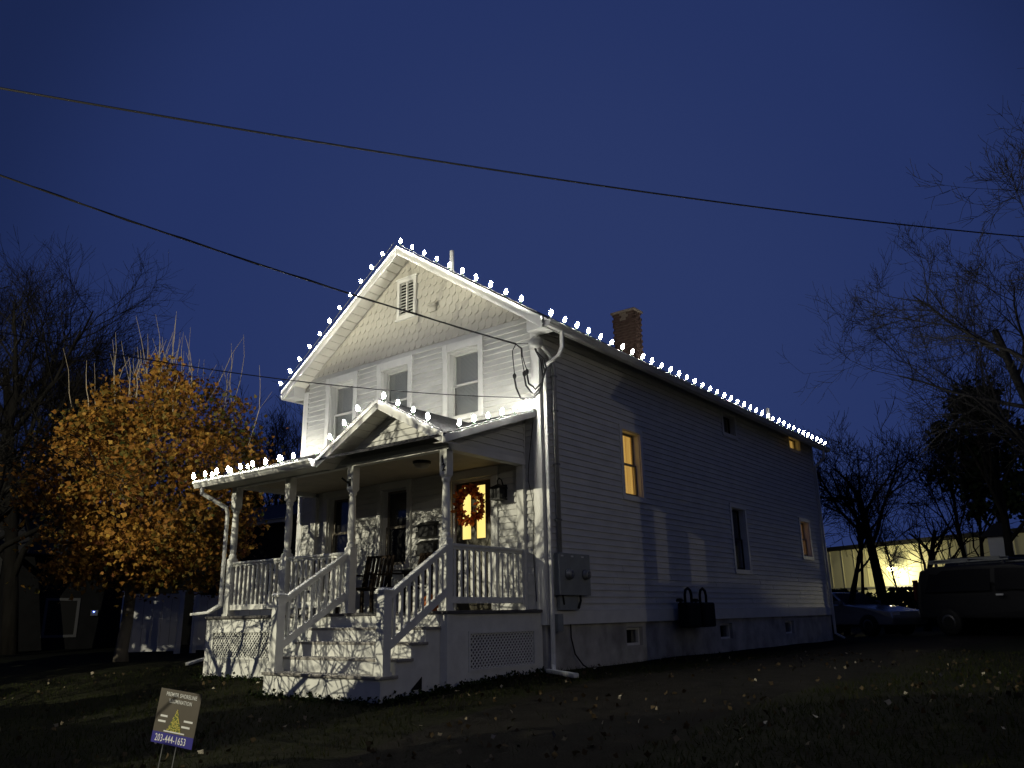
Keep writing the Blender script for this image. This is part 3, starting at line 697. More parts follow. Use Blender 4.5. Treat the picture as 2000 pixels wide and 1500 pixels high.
# ------------------------------------------------------------------ string lights
bm_ = MB().lathe([(.004,.100),(.012,.092),(.022,.068),(.027,.044),(.023,.018),(.013,.004)][::-1], n=8); bulb_me = bm_.mesh('bulb', M['bulb'], True)
sock_me = MB().lathe([(.010,-.035),(.013,-.030),(.013,.004),(.011,.006)], n=8).mesh('socket', M['sockt'])
def string_light(label, runs, tilt=None, spacing=.375, jitter=.06):
    p0 = Vector(runs[0][0]); s = thing('string_light', p0, label, 'string light', 'strings of white bulbs along the roof edges')
    for pts, tl in [(r_, t_) for r_, t_ in zip(runs, tilt)]:
        pts = [Vector(p) for p in pts]; seg = [(b-a).length for a, b in zip(pts, pts[1:])]; L = sum(seg)
        n = max(1, round(L/spacing)); cord = []
        for i in range(n+1):
            d = L*i/n; k = 0
            while k < len(seg)-1 and d > seg[k]: d -= seg[k]; k += 1
            p = pts[k].lerp(pts[k+1], min(1, d/seg[k])); cord.append(p)
            if i == n: continue
            ax = (Vector(tl)+Vector((random.gauss(0,jitter),random.gauss(0,jitter),0))).normalized()
            q = Vector((0,0,1)).rotation_difference(ax).to_matrix().to_4x4()
            b_ = inst('bulb', bulb_me, s, Matrix.Translation(p) @ q @ T(0,0,.035) @ Matrix.Scale(random.uniform(.88,1.1),4)); inst('socket', sock_me, b_, Matrix.Translation(p) @ q @ T(0,0,.036))
        path = []
        for a, b in zip(cord, cord[1:]): path += [a, a.lerp(b, .5)-Vector((0,0,.012))]
        path.append(cord[-1]); MB().tube(path, .005, 5).build('cord', M['cableg'], s)
ry = -ROH-.10
string_light('string of white bulbs up the sloping left edge of the main front gable', [[(RX0-RXE+.06, ry, RZE+.08), (RX0-.02, ry, RZR+.05)]], [(-.35,0,1)])
string_light('string of white bulbs down the sloping right edge of the main front gable', [[(RX0+.16, ry, RZR-.06), (RX0+RXE-.05, ry, RZE+.08)]], [(.1,0,1)])
string_light('long string of white bulbs along the gutter of the shaded side wall', [[(RX0+RXE+.07, -.22, RZE-.005), (RX0+RXE+.07, DEP+.30, RZE-.005)]], [(.4,0,1)])
string_light('string of white bulbs along the porch gutter left of the small gable', [[(RXL+.08, -2.415, 2.63), (GXL-.02, -2.415, 2.63)], ], [(0,-.15,1)], .35)
string_light('string of white bulbs up the far left end of the porch roof', [[(RXL-.01, -2.0, shedz(-2.0)+.0), (RXL-.01, -.08, shedz(-.08)+.0)]], [(-.25,0,1)])
string_light('string of white bulbs over the small porch gable', [[(GXL+.06, GY-.06, GZ-GS*(GX-GXL)+.05), (GX-.03, GY-.06, GZ+.02)], [(GX+.18, GY-.06, GZ-.06), (GXR+.04, GY-.06, GZ-GS*(GXR-GX)+.03)]], [(-.2,-.1,1), (.1,-.1,1)], .365)
string_light('short string of white bulbs up the right end of the porch roof', [[(RXR+.01, -1.95, shedz(-1.95)+.01), (RXR+.01, -.30, shedz(-.30)+.01)], [(-.02,-.20,3.42),(-.03,-.16,3.60)]], [(.05,0,1), (-.1,-.9,.6)], .35)
# loose end of the string hanging down the corner
o = MB().tube([(-.06,-.10,3.50),(-.10,-.06,3.2),(-.16,-.045,2.9),(-.22,-.045,2.5),(-.24,-.045,2.25),(-.17,-.045,1.95),(-.14,-.045,1.7),(-.17,-.045,1.2),(-.16,-.045,.8),(-.13,-.05,.35)], .006, 6).build('extension_cord', M['cable'])
tag(o, 'thin black cord hanging down the front right corner of the house', 'cord')

# ------------------------------------------------------------------ wires, mast and meters
def catenary(a, b, sag, n=28):
    a, b = Vector(a), Vector(b); return [a.lerp(b, i/n)-Vector((0,0,sag*4*(i/n)*(1-i/n))) for i in range(n+1)]
ca_, cb_ = Vector((-6.25,-7.52,8.437)), Vector((8.03,19.63,11.19))
def cable_pt(t): return ca_.lerp(cb_, t)-Vector((0,0,.374*4*t*(1-t)))
tag(MB().tube([cable_pt(-.27+1.27*i_/60) for i_ in range(61)], .019, 6).build('utility_cable', M['cable']), 'thick dark overhead cable crossing the open sky above the roof', 'cable')
for t_, lab_ in ((-.27, 'wooden utility pole by the street left of the lamp'), (1.0, 'wooden utility pole behind the drive at the far right')):
    p_ = cable_pt(t_); g_ = gz(p_.x, p_.y); up_ = thing('utility_pole', (p_.x, p_.y+.16*(1 if t_ > 0 else -1), g_), lab_, 'utility pole', 'utility poles')
    q_ = Vector((p_.x, p_.y+.16*(1 if t_ > 0 else -1), 0)); MB().tube([q_+Vector((0,0,g_-.3)), q_+Vector((0,0,p_.z+.5))], [.16,.11], 12).build('pole', M['wood'], up_, True)
    MB().bar(q_+Vector((-.9,0,p_.z+.25)), q_+Vector((.9,0,p_.z+.25)), .09, .11).build('crossarm', M['wood'], up_)
    MB().tube([p_, q_+Vector((0,0,p_.z))], .03, 8).build('insulator', M['galv'], up_)
sd = catenary((-7.0,-14.2,7.82), (-.24,-.30,4.50), .28, 44)
mb = MB().tube(sd, .013, 6); mb.tube([p+Vector((math.sin(i*1.3)*.012, 0, math.cos(i*1.3)*.014)) for i, p in enumerate(sd)], .008, 5)
drop = thing('service_drop', (-.24,-.30,4.50), 'twisted black power line from the street down to the house corner', 'power line'); mb.build('conductor', M['cable'], drop)
for k, (x, y, z, tx) in enumerate(((-.34,-.22,3.98,-.30), (-.15,-.20,3.99,-.12), (-.11,-.18,4.02,-.10))):
    e = Vector((-.24,-.30,4.50)); s_ = [(e.x,e.y,e.z), (tx-.05,-.25,4.42), (tx-.06,-.23,4.30), (x-.02,-.21,4.15), (x,y,z+.03)]
    MB().tube(s_, .0095, 6).build('lead_wire', M['cable'], drop)
    MB().lathe([(.012,-.06),(.03,-.02),(.033,.02),(.012,.05)], (x,y,z), 8).build('splice_clamp', M['blackp'], drop)
MB().tube([(-.24,-.30,4.505),(-.08,-.20,4.50),(.0,-.05,4.49)], .007, 5).build('anchor_wire', M['cable'], drop)
tag(MB().tube(catenary((-7.0,-14.2,5.47), (-.03,-.06,3.58), .81, 40), .0075, 5).build('phone_line', M['cable']), 'thin sagging wire crossing the upper windows to the lit corner', 'wire')
mast = thing('service_mast', (.07,.33,1.1), 'grey electrical conduit with hooded weatherhead at the house corner', 'conduit')
MB().tube([(.075,.33,1.05),(.075,.33,4.05),(.075,.31,4.22),(.075,.22,4.37),(.07,.08,4.45),(.065,-.02,4.49)], .038, 12).build('conduit', M['galv'], mast, True)
MB().tube([(.066,.0,4.485),(.063,-.06,4.51),(.06,-.13,4.51),(.06,-.19,4.46),(.06,-.215,4.39)], [.05,.095,.115,.105,.065], 14).build('weatherhead', M['galv'], mast, True)
for z in (1.6, 2.5, 3.4, 4.0): MB().box(.03, .112, .285, .375, z, z+.03).build('strap', M['grey'], mast)
for k, (x, y, z) in enumerate(((-.34,-.22,3.93), (-.15,-.20,3.94), (-.11,-.18,3.97))):
    h = Vector((.06,-.19,4.42+.02*k)); low = 3.52+.08*k
    MB().tube([(x,y,z),(x+.03,y,z-.16),(x+.12,y,low+.06),((x+h.x)/2+.08,-.19,low),(h.x+.06+.03*k,-.17,low+.10),(h.x+.13+.035*k,-.15,low+.35),(h.x+.10+.03*k,-.16,4.18),(h.x+.03,-.18,4.33),(h.x,h.y,h.z)], .016, 8).build('lead_loop', M['cable'], mast, True)
meter = thing('meter_box', (.08,.63,.44), 'grey twin electric meter box low on the side wall', 'meter box')
bevel(MB().box(.035, .155, .185, 1.07, .44, 1.09).build('cabinet', M['boxg'], meter), .008)
for y, z in ((.42,.76), (.90,.765)):
    g_ = MB().lathe([(.085,0),(.085,.03),(.075,.035),(.075,.075),(.06,.09),(.0,.092)], n=20).mesh('meter_dial', M['grey'], True); mt = inst('meter_dial', g_, meter, T(.155, y, z) @ RY(math.pi/2))
    inst('meter_glass', MB().lathe([(.05,.0925),(.045,.10),(.0,.104)], n=16).mesh('meter_glass', M['glass'], True), mt, T(.155, y, z) @ RY(math.pi/2))
for y in (.27,.55,.85): MB().box(.1555, .158, y-.035, y+.035, 1.03, 1.055).build('seal_label', M['trim'], meter)
bevel(MB().box(.036, .10, .26, .78, .215, .425).build('junction_box', M['boxg'], meter), .006)
MB().tube([(.10,.33,.44),(.11,.34,.36),(.10,.36,.30)], .016, 8).build('cable_stub', M['cable'], meter)
MB().tube([(.12,.80,.44),(.13,.79,.36),(.12,.74,.24)], .02, 8).build('cable_stub', M['cable'], meter)
o = bevel(MB().box(.036, .12, .155, .30, -.10, .16).build('cable_box', M['boxg']), .006); tag(o, 'small grey cable box under the meter box by the corner', 'cable box')
tag(MB().tube([(.034,.62,.0),(.02,.64,-.2),(.03,.72,-.45),(.08,.86,-.62),(.14,.98,-.70)], .012, 6).build('ground_cable', M['cable']), 'dark cable running down the foundation below the meter box', 'cable')
for k, (y0_, lab) in enumerate(((4.42, 'dark gas meter with looped pipe on the side wall, nearer the street'), (5.08, 'dark gas meter with looped pipe on the side wall, nearer the far end'))):
    gm = thing('gas_meter', (.25, y0_, -.1), lab, 'gas meter', 'gas meters on the side wall')
    bevel(MB().box(.12, .36, y0_-.27, y0_+.27, -.14, .33).build('meter_body', M['blackp'], gm), .04, 3)
    MB().tube([(.21,y0_-.09,.30),(.21,y0_-.09,.47),(.21,y0_-.05,.56),(.21,y0_+.05,.60),(.21,y0_+.15,.56),(.21,y0_+.19,.47),(.20,y0_+.19,.0),(.05,y0_+.19,-.05)], .026, 10).build('pipe', M['blackp'], gm, True)
    MB().lathe([(.07,0),(.075,.03),(.05,.06),(.0,.065)], (.23, y0_-.36, .34), 12).build('regulator', M['blackp'], gm)
    MB().tube([(.23,y0_-.36,.36),(.23,y0_-.30,.30),(.23,y0_-.20,.24)], .022, 8).build('pipe', M['blackp'], gm)

# ------------------------------------------------------------------ things on the porch
for k, (z, lab) in enumerate(((1.50, 'upper of two black mailboxes beside the front door'), (1.18, 'lower of two black mailboxes beside the front door'))):
    mbx = thing('mailbox', (-2.45,-.1,z), lab, 'mailbox', 'mailboxes on the porch wall')
    bevel(MB().box(-2.64, -2.25, -.13, -.027, z, z+.19).build('body', M['black'], mbx), .008)
    MB().prism([(-2.66,-.027,z+.265),(-2.66,-.145,z+.20),(-2.66,-.145,z+.185),(-2.66,-.027,z+.191)], (.43,0,0)).build('lid', M['black'], mbx)
    MB().box(-2.70, -2.645, -.11, -.03, z+.0, z+.10).build('side_tray', M['black'], mbx)
lan = thing('wall_lantern', (-.76,-.05,2.0), 'black metal lantern on the wall right of the door', 'lantern')
MB().box(-.83, -.69, -.05, -.026, 2.02, 2.22).build('back_plate', M['black'], lan)
MB().tube([(-.76,-.04,2.20),(-.76,-.08,2.30),(-.76,-.15,2.33),(-.76,-.19,2.28),(-.76,-.19,2.22)], .010, 8).build('arm', M['black'], lan, True)
lc = MB()
for sx in (-1, 1):
    for sy in (-1, 1): lc.box(-.76+sx*.085-.008, -.76+sx*.085+.008, -.17+sy*.085-.008, -.17+sy*.085+.008, 1.99, 2.15)
lc.box(-.865, -.655, -.275, -.065, 1.965, 1.99); lc.box(-.87, -.65, -.28, -.06, 2.15, 2.17)
lc.add([(-.86,-.27,2.1705),(-.66,-.27,2.1705),(-.66,-.07,2.1705),(-.86,-.07,2.1705),(-.76,-.17,2.235)], [(0,1,4),(1,2,4),(2,3,4),(3,0,4),(3,2,1,0)])
cage = lc.build('cage', M['black'], lan)
for i in range(3): MB().box(-.76-.07+i*.06, -.76-.06+i*.06, -.2575, -.2525, 1.99, 2.15).build('bar', M['black'], cage)
MB().box(-.838, -.682, -.250, -.098, 1.995, 2.145).build('smoked_glass', mat('smoked_glass', (.02,.02,.02), .1), lan)
cl = thing('ceiling_lamp', (-1.55,-1.15,2.57), 'dark flush ceiling lamp over the porch, switched off', 'lamp')
MB().lathe([(.15,.0),(.15,-.03),(.13,-.045)][::-1], (-1.55,-1.15,2.573), 20).build('base', M['black'], cl)
MB().lathe([(.02,-.115),(.09,-.10),(.125,-.07),(.13,-.046)], (-1.55,-1.15,2.573), 20).build('shade', mat('frosted_glass', (.30,.28,.24), .3), cl, True)
# wreath
wr = thing('wreath', (-1.46,-.03,1.70), 'round wreath of orange autumn leaves on the front door', 'wreath')
wc = Vector((-1.455, -.035, 1.96))
MB().tube([wc+Vector((math.cos(a)*.235,0,math.sin(a)*.235)) for a in [2*math.pi*i/24 for i in range(25)]], .03, 8).build('ring', M['wood'], wr)
V = []; F = []; A = []
rnd = random.Random(3)
for i in range(460):
    a = rnd.uniform(0, 2*math.pi); r_ = .235+rnd.gauss(0,.045); c = wc+Vector((math.cos(a)*r_, -abs(rnd.gauss(.03,.03)), math.sin(a)*r_))
    d = Vector((math.cos(a)*.7+rnd.gauss(0,.6), -abs(rnd.gauss(.3,.4)), math.sin(a)*.7+rnd.gauss(0,.6))).normalized(); s = d.cross(Vector((rnd.gauss(0,1),rnd.gauss(0,1),rnd.gauss(0,1)))).normalized()
    L = rnd.uniform(.05,.10); wd = L*.42; n0 = len(V)
    V += [c, c+d*L*.45+s*wd, c+d*L, c+d*L*.45-s*wd]; F.append((n0,n0+1,n0+2,n0+3)); A.append(rnd.random())
M['wleaf'] = ramp_attr('wreath_leaf', [(0,(.10,.012,.008)),(.4,(.42,.07,.015)),(.8,(.55,.16,.03)),(1,(.60,.30,.10))], .7, .25)
inst('leaves', fast_mesh('leaves', np.array([tuple(v) for v in V]), np.array(F), M['wleaf'], A), wr)['kind'] = 'stuff'
# chairs
def chair(x, y, rz, label):
    c = thing('porch_chair', (x,y,DZ), label, 'chair', 'wooden chairs on the porch'); m4 = T(x,y,DZ) @ RZ(rz)
    def p(name, mb): o = inst(name, mb.mesh(name, M['wood']), c, m4); return o
    for sx in (-.27,.27):
        p('leg', MB().box(sx-.025, sx+.025, -.27, -.22, 0, .62)); p('leg', MB().box(sx-.025, sx+.025, .20, .25, 0, .42)); p('armrest', MB().box(sx-.05, sx+.05, -.30, .28, .6205, .645))
        p('back_post', MB().bar((sx,.24,.40),(sx,.38,.98),.04,.04))
    for i in range(5): p('seat_slat', MB().box(-.245,.245, -.26+i*.1, -.18+i*.1, .40-.006*i, .42-.006*i))
    for i in range(6): p('back_slat', MB().bar((-.20+i*.08,.235,.44),(-.20+i*.08,.365,.95),.05,.018,(0,1,0)))
    p('back_rail', MB().bar((-.27,.375,.96),(.27,.375,.96),.05,.04))
chair(-3.20, -.75, R(12), 'dark wooden slatted armchair under the middle porch window')
chair(-2.30, -.62, R(-14), 'dark wooden slatted armchair below the mailboxes')
chair(-4.55, -.70, R(25), 'dark wooden slatted armchair at the left porch window')
pk = thing('pumpkin', (-1.62,-.80,DZ), 'orange pumpkin on the porch floor seen through the balusters', 'pumpkin')
mb = MB(); vs_ = []; nth, nph = 24, 9
for j in range(nph+1):
    ph = math.pi*j/nph
    for i in range(nth):
        th = 2*math.pi*i/nth; rr = .17*(1+.07*math.cos(th*8))*max(.02, math.sin(ph)); vs_.append((-1.62+rr*math.cos(th), -.80+rr*math.sin(th), DZ+.135-.135*math.cos(ph)))
mb.add(vs_, [(j*nth+i, j*nth+(i+1)%nth, (j+1)*nth+(i+1)%nth, (j+1)*nth+i) for j in range(nph) for i in range(nth)]); mb.build('body', M['pumpkin'], pk, True)
MB().tube([(-1.62,-.80,DZ+.25),(-1.62,-.79,DZ+.29),(-1.60,-.77,DZ+.32)], [.02,.015,.018], 7).build('stem', M['stem'], pk)
fb = thing('flag_bracket', (-2.41,-1.90,2.24), 'small black flag bracket on the post left of the stairs', 'bracket')
MB().box(-2.44, -2.38, -1.908, -1.9005, 2.18, 2.30).build('plate', M['black'], fb); MB().tube([(-2.41,-1.905,2.22),(-2.44,-1.96,2.26),(-2.47,-2.02,2.31)], .016, 8).build('tube', M['black'], fb)
def text_mesh(s, size, m, xs=1.0, ext=.0015, bold=.0):
    cu = bpy.data.curves.new('text', 'FONT'); cu.body = s; cu.size = size; cu.extrude = ext; cu.align_x = 'CENTER'; cu.offset = bold; cu.resolution_u = 3; cu.space_character = 1.12
    ob = bpy.data.objects.new('tmp_text', cu); COL.objects.link(ob)
    dg = bpy.context.evaluated_depsgraph_get(); me = bpy.data.meshes.new_from_object(ob.evaluated_get(dg)); bpy.data.objects.remove(ob)
    me.transform(Matrix.Diagonal((xs,1,1,1))); me.materials.clear(); me.materials.append(m); return me
for s_, dx, z in (('1', -.012, 2.305), ('2', .016, 2.185)):
    o = inst('house_number', text_mesh(s_, .15, M['blackp'], .9, .002, .004), None, T(-.39+dx, -1.9035, z) @ RX(math.pi/2))
    tag(o, 'black numeral %s on the porch post right of the stairs' % {'1': 'one', '2': 'two'}[s_], 'house number')

# ------------------------------------------------------------------ yard sign
def at(px, py, d):
    v = rt*((px-1000)/f_px) - up*((py-750)/f_px) + fw; return CAM + v*(d/math.hypot(v.x, v.y))
SGN = thing('yard_sign', (0,0,0), 'leaning black and blue yard sign with a lit tree picture on the lawn', 'sign')
bl, br, tl_ = at(294,1448,8.45), at(374,1465,8.12), at(322,1347,8.40)
ux = (br-bl).normalized(); uy = (tl_-bl); uy = (uy-ux*uy.dot(ux)).normalized(); uz = ux.cross(uy); SW_, SH = (br-bl).length, .455; YS = SH/.61
sm4 = Matrix(((ux.x,uy.x,uz.x,bl.x),(ux.y,uy.y,uz.y,bl.y),(ux.z,uy.z,uz.z,bl.z),(0,0,0,1))) @ Matrix.Diagonal((1,YS,1,1))
def sp(name, mb, m, par=SGN): return inst(name, mb.mesh(name, m), par, sm4)
cor = mat('sign_black', (.10,.085,.065), .45, var=.1, vscale=8); blu = mat('sign_blue', (.035,.03,.25), .45); whi = mat('sign_white', (.75,.75,.72), .5); yel = mat('sign_gold', (.60,.50,.10), .5); grn = mat('sign_tree', (.10,.13,.02), .5)
brd = sp('panel', MB().box(0,SW_,0,.61,-.004,0), cor)
sp('blue_band', MB().box(.001,SW_-.001,.001,.125,.0003,.0013), blu, brd)
def st(s, size, cx, cy, xs=1., m=whi, bold=.0):
    o = inst('lettering', text_mesh(s, size, m, xs, .0004, bold), brd, sm4 @ T(cx, cy, .0018)); return o
st('203-444-1653', .112, SW_*.46, .026, SW_/.62*.66, whi, .0012)
st('PREMIER SHORELINE', .062, SW_*.53, .535, SW_/.47*.56, whi, .0007)
st('ILLUMINATION', .062, SW_*.53, .462, SW_/.47*.56, whi, .0007)
for cx, cy, wd in ((.20,.295,.12), (.17,.235,.13), (.80,.275,.15), (.76,.21,.14)): sp('small_print', MB().box(SW_*cx-SW_*wd/1.4, SW_*cx+SW_*wd/1.4, cy, cy+.022, .0003, .0009), whi, brd)
tr_ = MB(); tcx = SW_*.50
tr_.add([(tcx-SW_*.17,.155,.0015),(tcx+SW_*.17,.155,.0015),(tcx,.40,.0015)], [(0,1,2)]); sp('tree_print', tr_, grn, brd)
dots = MB(); rnd = random.Random(5)
for i in range(150):
    t = 1-math.sqrt(rnd.random()); x = tcx+rnd.uniform(-1,1)*SW_*.17*(1-t); y = .155+.245*t; s_ = .0045
    dots.add([(x-s_,y-s_,.002),(x+s_,y-s_,.002),(x+s_,y+s_,.002),(x-s_,y+s_,.002)], [(0,1,2,3)])
sp('light_print', dots, yel, brd); sp('snow_print', MB().box(tcx-SW_*.24,tcx+SW_*.26,.138,.152,.0003,.0016), whi, brd)
for cx in (.30,.62):
    a = sm4 @ Vector((SW_*cx,.02,-.006)); b = sm4 @ Vector((SW_*cx,-.62,-.006)); MB().tube([a,b],.0045,6).build('stake', M['galv'], SGN)
# loose downspout extensions on the grass
def ext(a, b, label):
    o = bevel(MB().bar(Vector(a)+Vector((0,0,.04)), Vector(b)+Vector((0,0,.04)), .085, .06).build('downspout_extension', M['gutter']), .012); tag(o, label, 'downspout extension')
ext((.16,-.20,gz(.1,-.2)), (1.15,-.95,gz(1.1,-.9)), 'white downspout extension lying on the ground at the house corner')
def gnd(px, py):
    v = rt*((px-1000)/f_px) - up*((py-750)/f_px) + fw; p = CAM.copy(); t = 5.0
    for _ in range(30): p = CAM+v*t; t += (p.z-gz(p.x, p.y))/max(.02, -v.z)*.7
    return p
ga, gb = gnd(366, 1301), gnd(397, 1291)
ext((ga.x, ga.y, gz(ga.x,ga.y)), (gb.x, gb.y, gz(gb.x,gb.y)), 'short white downspout piece on the grass at the porch left corner')

# ------------------------------------------------------------------ trees
def bare_tree(name, base, H, label, seed, trunk_r=.15, spread=.5, levels=4, fork=.35, m=None, group='bare trees', lean=(0,0), dens=1.0, stems=1, twig=.006, tend=.10, twigm=None):
    rnd = random.Random(seed); m = m or M['bark']
    base = Vector((base[0], base[1], gz(base[0], base[1])-.08)); t = thing(name, base, label, 'tree', group)
    big, small = MB(), MB()
    def grow(p, d, L, r, lev):
        n = 5 if lev < 2 else 3; pts = [p.copy()]; rad = [r]; q = p.copy(); dd = d.copy(); r1 = r*(.45 if lev == 0 else .35)
        for i in range(n):
            dd = (dd + Vector((rnd.gauss(0,1), rnd.gauss(0,1), rnd.gauss(0,1)))*(.07 if lev == 0 else .16) + Vector((0,0,tend))).normalized()
            q = q+dd*L/n; pts.append(q.copy()); rad.append(max(r+(r1-r)*(i+1)/n, twig*.7))
        (big if lev <= 1 else small).tube(pts, rad, 8 if lev == 0 else (5 if lev == 1 else 3), cap=(lev == 0))
        if lev >= levels: return
        nch = {0: 9, 1: 7, 2: 6, 3: 5}.get(lev, 4); nch = max(2, int(nch*dens*rnd.uniform(.8, 1.2)))
        for k in range(nch):
            u = fork+(1-fork)*((k+rnd.random())/nch) if lev == 0 else rnd.uniform(.25, 1.0)
            i = min(int(u*n), n-1); f = u*n-i; bp_ = pts[i].lerp(pts[i+1], f); bd = (pts[i+1]-pts[i]).normalized()
            ax = bd.orthogonal().normalized(); ax.rotate(Matrix.Rotation(rnd.uniform(0, 2*math.pi), 3, bd))
            ang = rnd.uniform(.45, 1.0)*(spread*1.6 if lev == 0 else 1.0)
            nd = bd.copy(); nd.rotate(Matrix.Rotation(ang, 3, ax))
            grow(bp_, nd, L*rnd.uniform(.42, .68)*(1.0 if lev else (1.15-.55*(u-fork)/(1-fork))), max(rad[i]*rnd.uniform(.42, .62), twig), lev+1)
    for s_ in range(stems):
        a = rnd.uniform(0, 2*math.pi); d = Vector((lean[0]+(.28*math.cos(a) if stems > 1 else 0), lean[1]+(.28*math.sin(a) if stems > 1 else 0), 1)).normalized()
        grow(base+Vector((math.cos(a), math.sin(a), 0))*(.15 if stems > 1 else 0), d, H*(.72 if stems == 1 else rnd.uniform(.6,.8)), trunk_r, 0)
    big.build('trunk', m, t, True); cr = small.build('crown', twigm or m, t); return t
# behind the house and around
def base_at(px, d): p = at(px, 1200, d); return (p.x, p.y)
bare_tree('bare_tree', base_at(30, 31), 13.6, 'tall dense bare tree filling the far left edge of the picture', 11, .26, .55, 4, .18, dens=1.45)
bare_tree('bare_tree', base_at(190, 36), 12.4, 'dark bare tree rising just behind the orange maple', 12, .22, .5, 4, .2, dens=1.4)
bare_tree('bare_tree', base_at(-70, 27), 11.5, 'dark bare tree low at the far left picture edge', 31, .24, .6, 4, .2, dens=1.1)
for k, (px, d, H, lab) in enumerate(((505, 44, 11.6, 'thin bare tree between the maple and the house, left one'), (545, 47, 12.8, 'thin bare tree between the maple and the house, middle one'), (585, 43, 11.0, 'thin bare tree touching the left corner of the house'))):
    bare_tree('bare_tree', base_at(px, d), H, lab, 40+k, .14, .32, 4, .15, dens=.95, twig=.012, tend=.16)
for k, (px, d, H, lab) in enumerate(((1475, 52, 11.5, 'bare treetop showing over the roof, left of two'), (1550, 54, 11.8, 'bare treetop showing over the roof, right of two'))):
    bare_tree('bare_tree', base_at(px, d), H, lab, 50+k, .2, .42, 4, .3, dens=.9, twig=.014)
bare_tree('bare_tree', base_at(1737, 31), 6.9, 'straight dark bare tree standing before the lit warehouse lamp', 61, .21, .55, 4, .55, dens=1.0, twig=.008)
bare_tree('bare_tree', base_at(1640, 30), 6.4, 'clump of slim bare stems right of the house corner', 62, .09, .36, 4, .5, dens=.75, stems=3, twig=.008)
bare_tree('bare_tree', base_at(1684, 35), 6.2, 'slim leaning bare tree left of the warehouse lamp', 63, .08, .40, 3, .5, lean=(.10,0), twig=.009)
bare_tree('bare_tree', base_at(1806, 34), 5.2, 'crooked bare tree leaning right above the van', 64, .15, .75, 3, .35, lean=(.25,.05), twig=.009)
bare_tree('bare_tree', base_at(1768, 39), 5.0, 'short bare sapling right of the warehouse lamp', 65, .05, .5, 3, .4, lean=(-.1,0), twig=.009)
bare_tree('bare_tree', base_at(1908, 38), 7.6, 'tall bare tree behind the shed, left of the cupola', 66, .12, .4, 4, .5, twig=.010)
bare_tree('bare_tree', base_at(1932, 40), 7.4, 'tall bare tree behind the shed, beside the cupola', 67, .11, .4, 4, .5, twig=.010)
bare_tree('bare_tree', base_at(2270, 20), 13.5, 'big spreading grey bare tree at the right picture edge', 68, .17, .70, 5, .15, m=M['barkl'], dens=1.02, lean=(-.06,0), twig=.006, tend=.07)
bare_tree('bare_tree', base_at(2170, 25), 11.5, 'grey bare tree with upright limbs at the right picture edge', 75, .2, .6, 5, .15, m=M['barkl'], dens=.95, twig=.006, tend=.08)
bare_tree('bare_tree', base_at(1990, 30), 8.5, 'bare tree behind the spreading tree at the right edge', 69, .16, .5, 4, .45, twig=.009, dens=.9)
# shadow-casting yard tree in front of the house, left of the view
bare_tree('ornamental_tree', (-6.15,-9.0), 5.9, 'small bare tree in the front yard by the street, farther from the drive', 71, .065, .80, 4, .52, dens=1.0, stems=1, twig=.006, tend=.02)
bare_tree('ornamental_tree', (-4.85,-9.2), 6.1, 'small bare tree in the front yard by the street, nearer the drive', 74, .060, .80, 4, .50, dens=1.0, stems=1, twig=.006, tend=.02)
bare_tree('bare_tree', (-10.0,-11.2), 4.6, 'low bare tree in the front yard beside the street lamp', 72, .08, .7, 4, .2, dens=1.0, stems=2, twig=.005)

# evergreen mass at right
def leaf_cloud(n, shape, size, rnd, ntint):
    """shape(rng)-> (n,3) centres"""
    C_ = shape; k = len(C_)
    d1 = rnd.normal(size=(k,3)); d1 /= np.linalg.norm(d1, axis=1)[:,None]; d2 = np.cross(d1, rnd.normal(size=(k,3))); d2 /= np.linalg.norm(d2, axis=1)[:,None]
    s = size*rnd.uniform(.6, 1.25, (k,1))
    nrm = np.cross(d1, d2)
    V = np.stack([C_-d1*s*.5, C_+d2*s*.5-d1*s*.08+nrm*s*.14, C_+d1*s*.28+d2*s*.18, C_+d1*s*.62+nrm*s*.05, C_+d1*s*.28-d2*s*.18, C_-d2*s*.5-d1*s*.08+nrm*s*.14], 1).reshape(-1,3)
    F = (np.arange(k)[:,None]*6+np.arange(6)[None]); return V, F
nr = np.random.default_rng(4)
ep = at(1935, 930, 36); et = thing('evergreen_tree', (ep.x, ep.y, gz(ep.x,ep.y)), 'dark evergreen tree beside the spreading bare tree at right', 'tree')
MB().tube([(ep.x,ep.y,-.8),(ep.x+.1,ep.y,3),(ep.x,ep.y,8)], [.22,.16,.05], 8).build('trunk', M['bark'], et)
k = 5200; cidx = nr.integers(0,60,k); cz = nr.uniform(3.6,8.4,60); zz = cz[cidx]; cr_ = 1.9*np.clip(1.2-np.abs(cz-5.8)/3.0,.15,1)*np.sqrt(nr.uniform(.05,1,60)); ca = nr.uniform(0,2*np.pi,60); off_ = nr.normal(0,.26,(k,3)); rr = 1.0; aa = 0
Vv, Ff = leaf_cloud(k, np.stack([ep.x+(cr_*np.cos(ca))[cidx], ep.y+(cr_*np.sin(ca))[cidx], zz],1)+off_, .20, nr, None)
M['evg'] = ramp_attr('evergreen_leaf', [(0,(.010,.017,.008)),(1,(.03,.043,.017))], .8, 0., .03)
o = inst('crown', fast_mesh('crown', Vv, Ff, M['evg'], nr.random(k)), et)

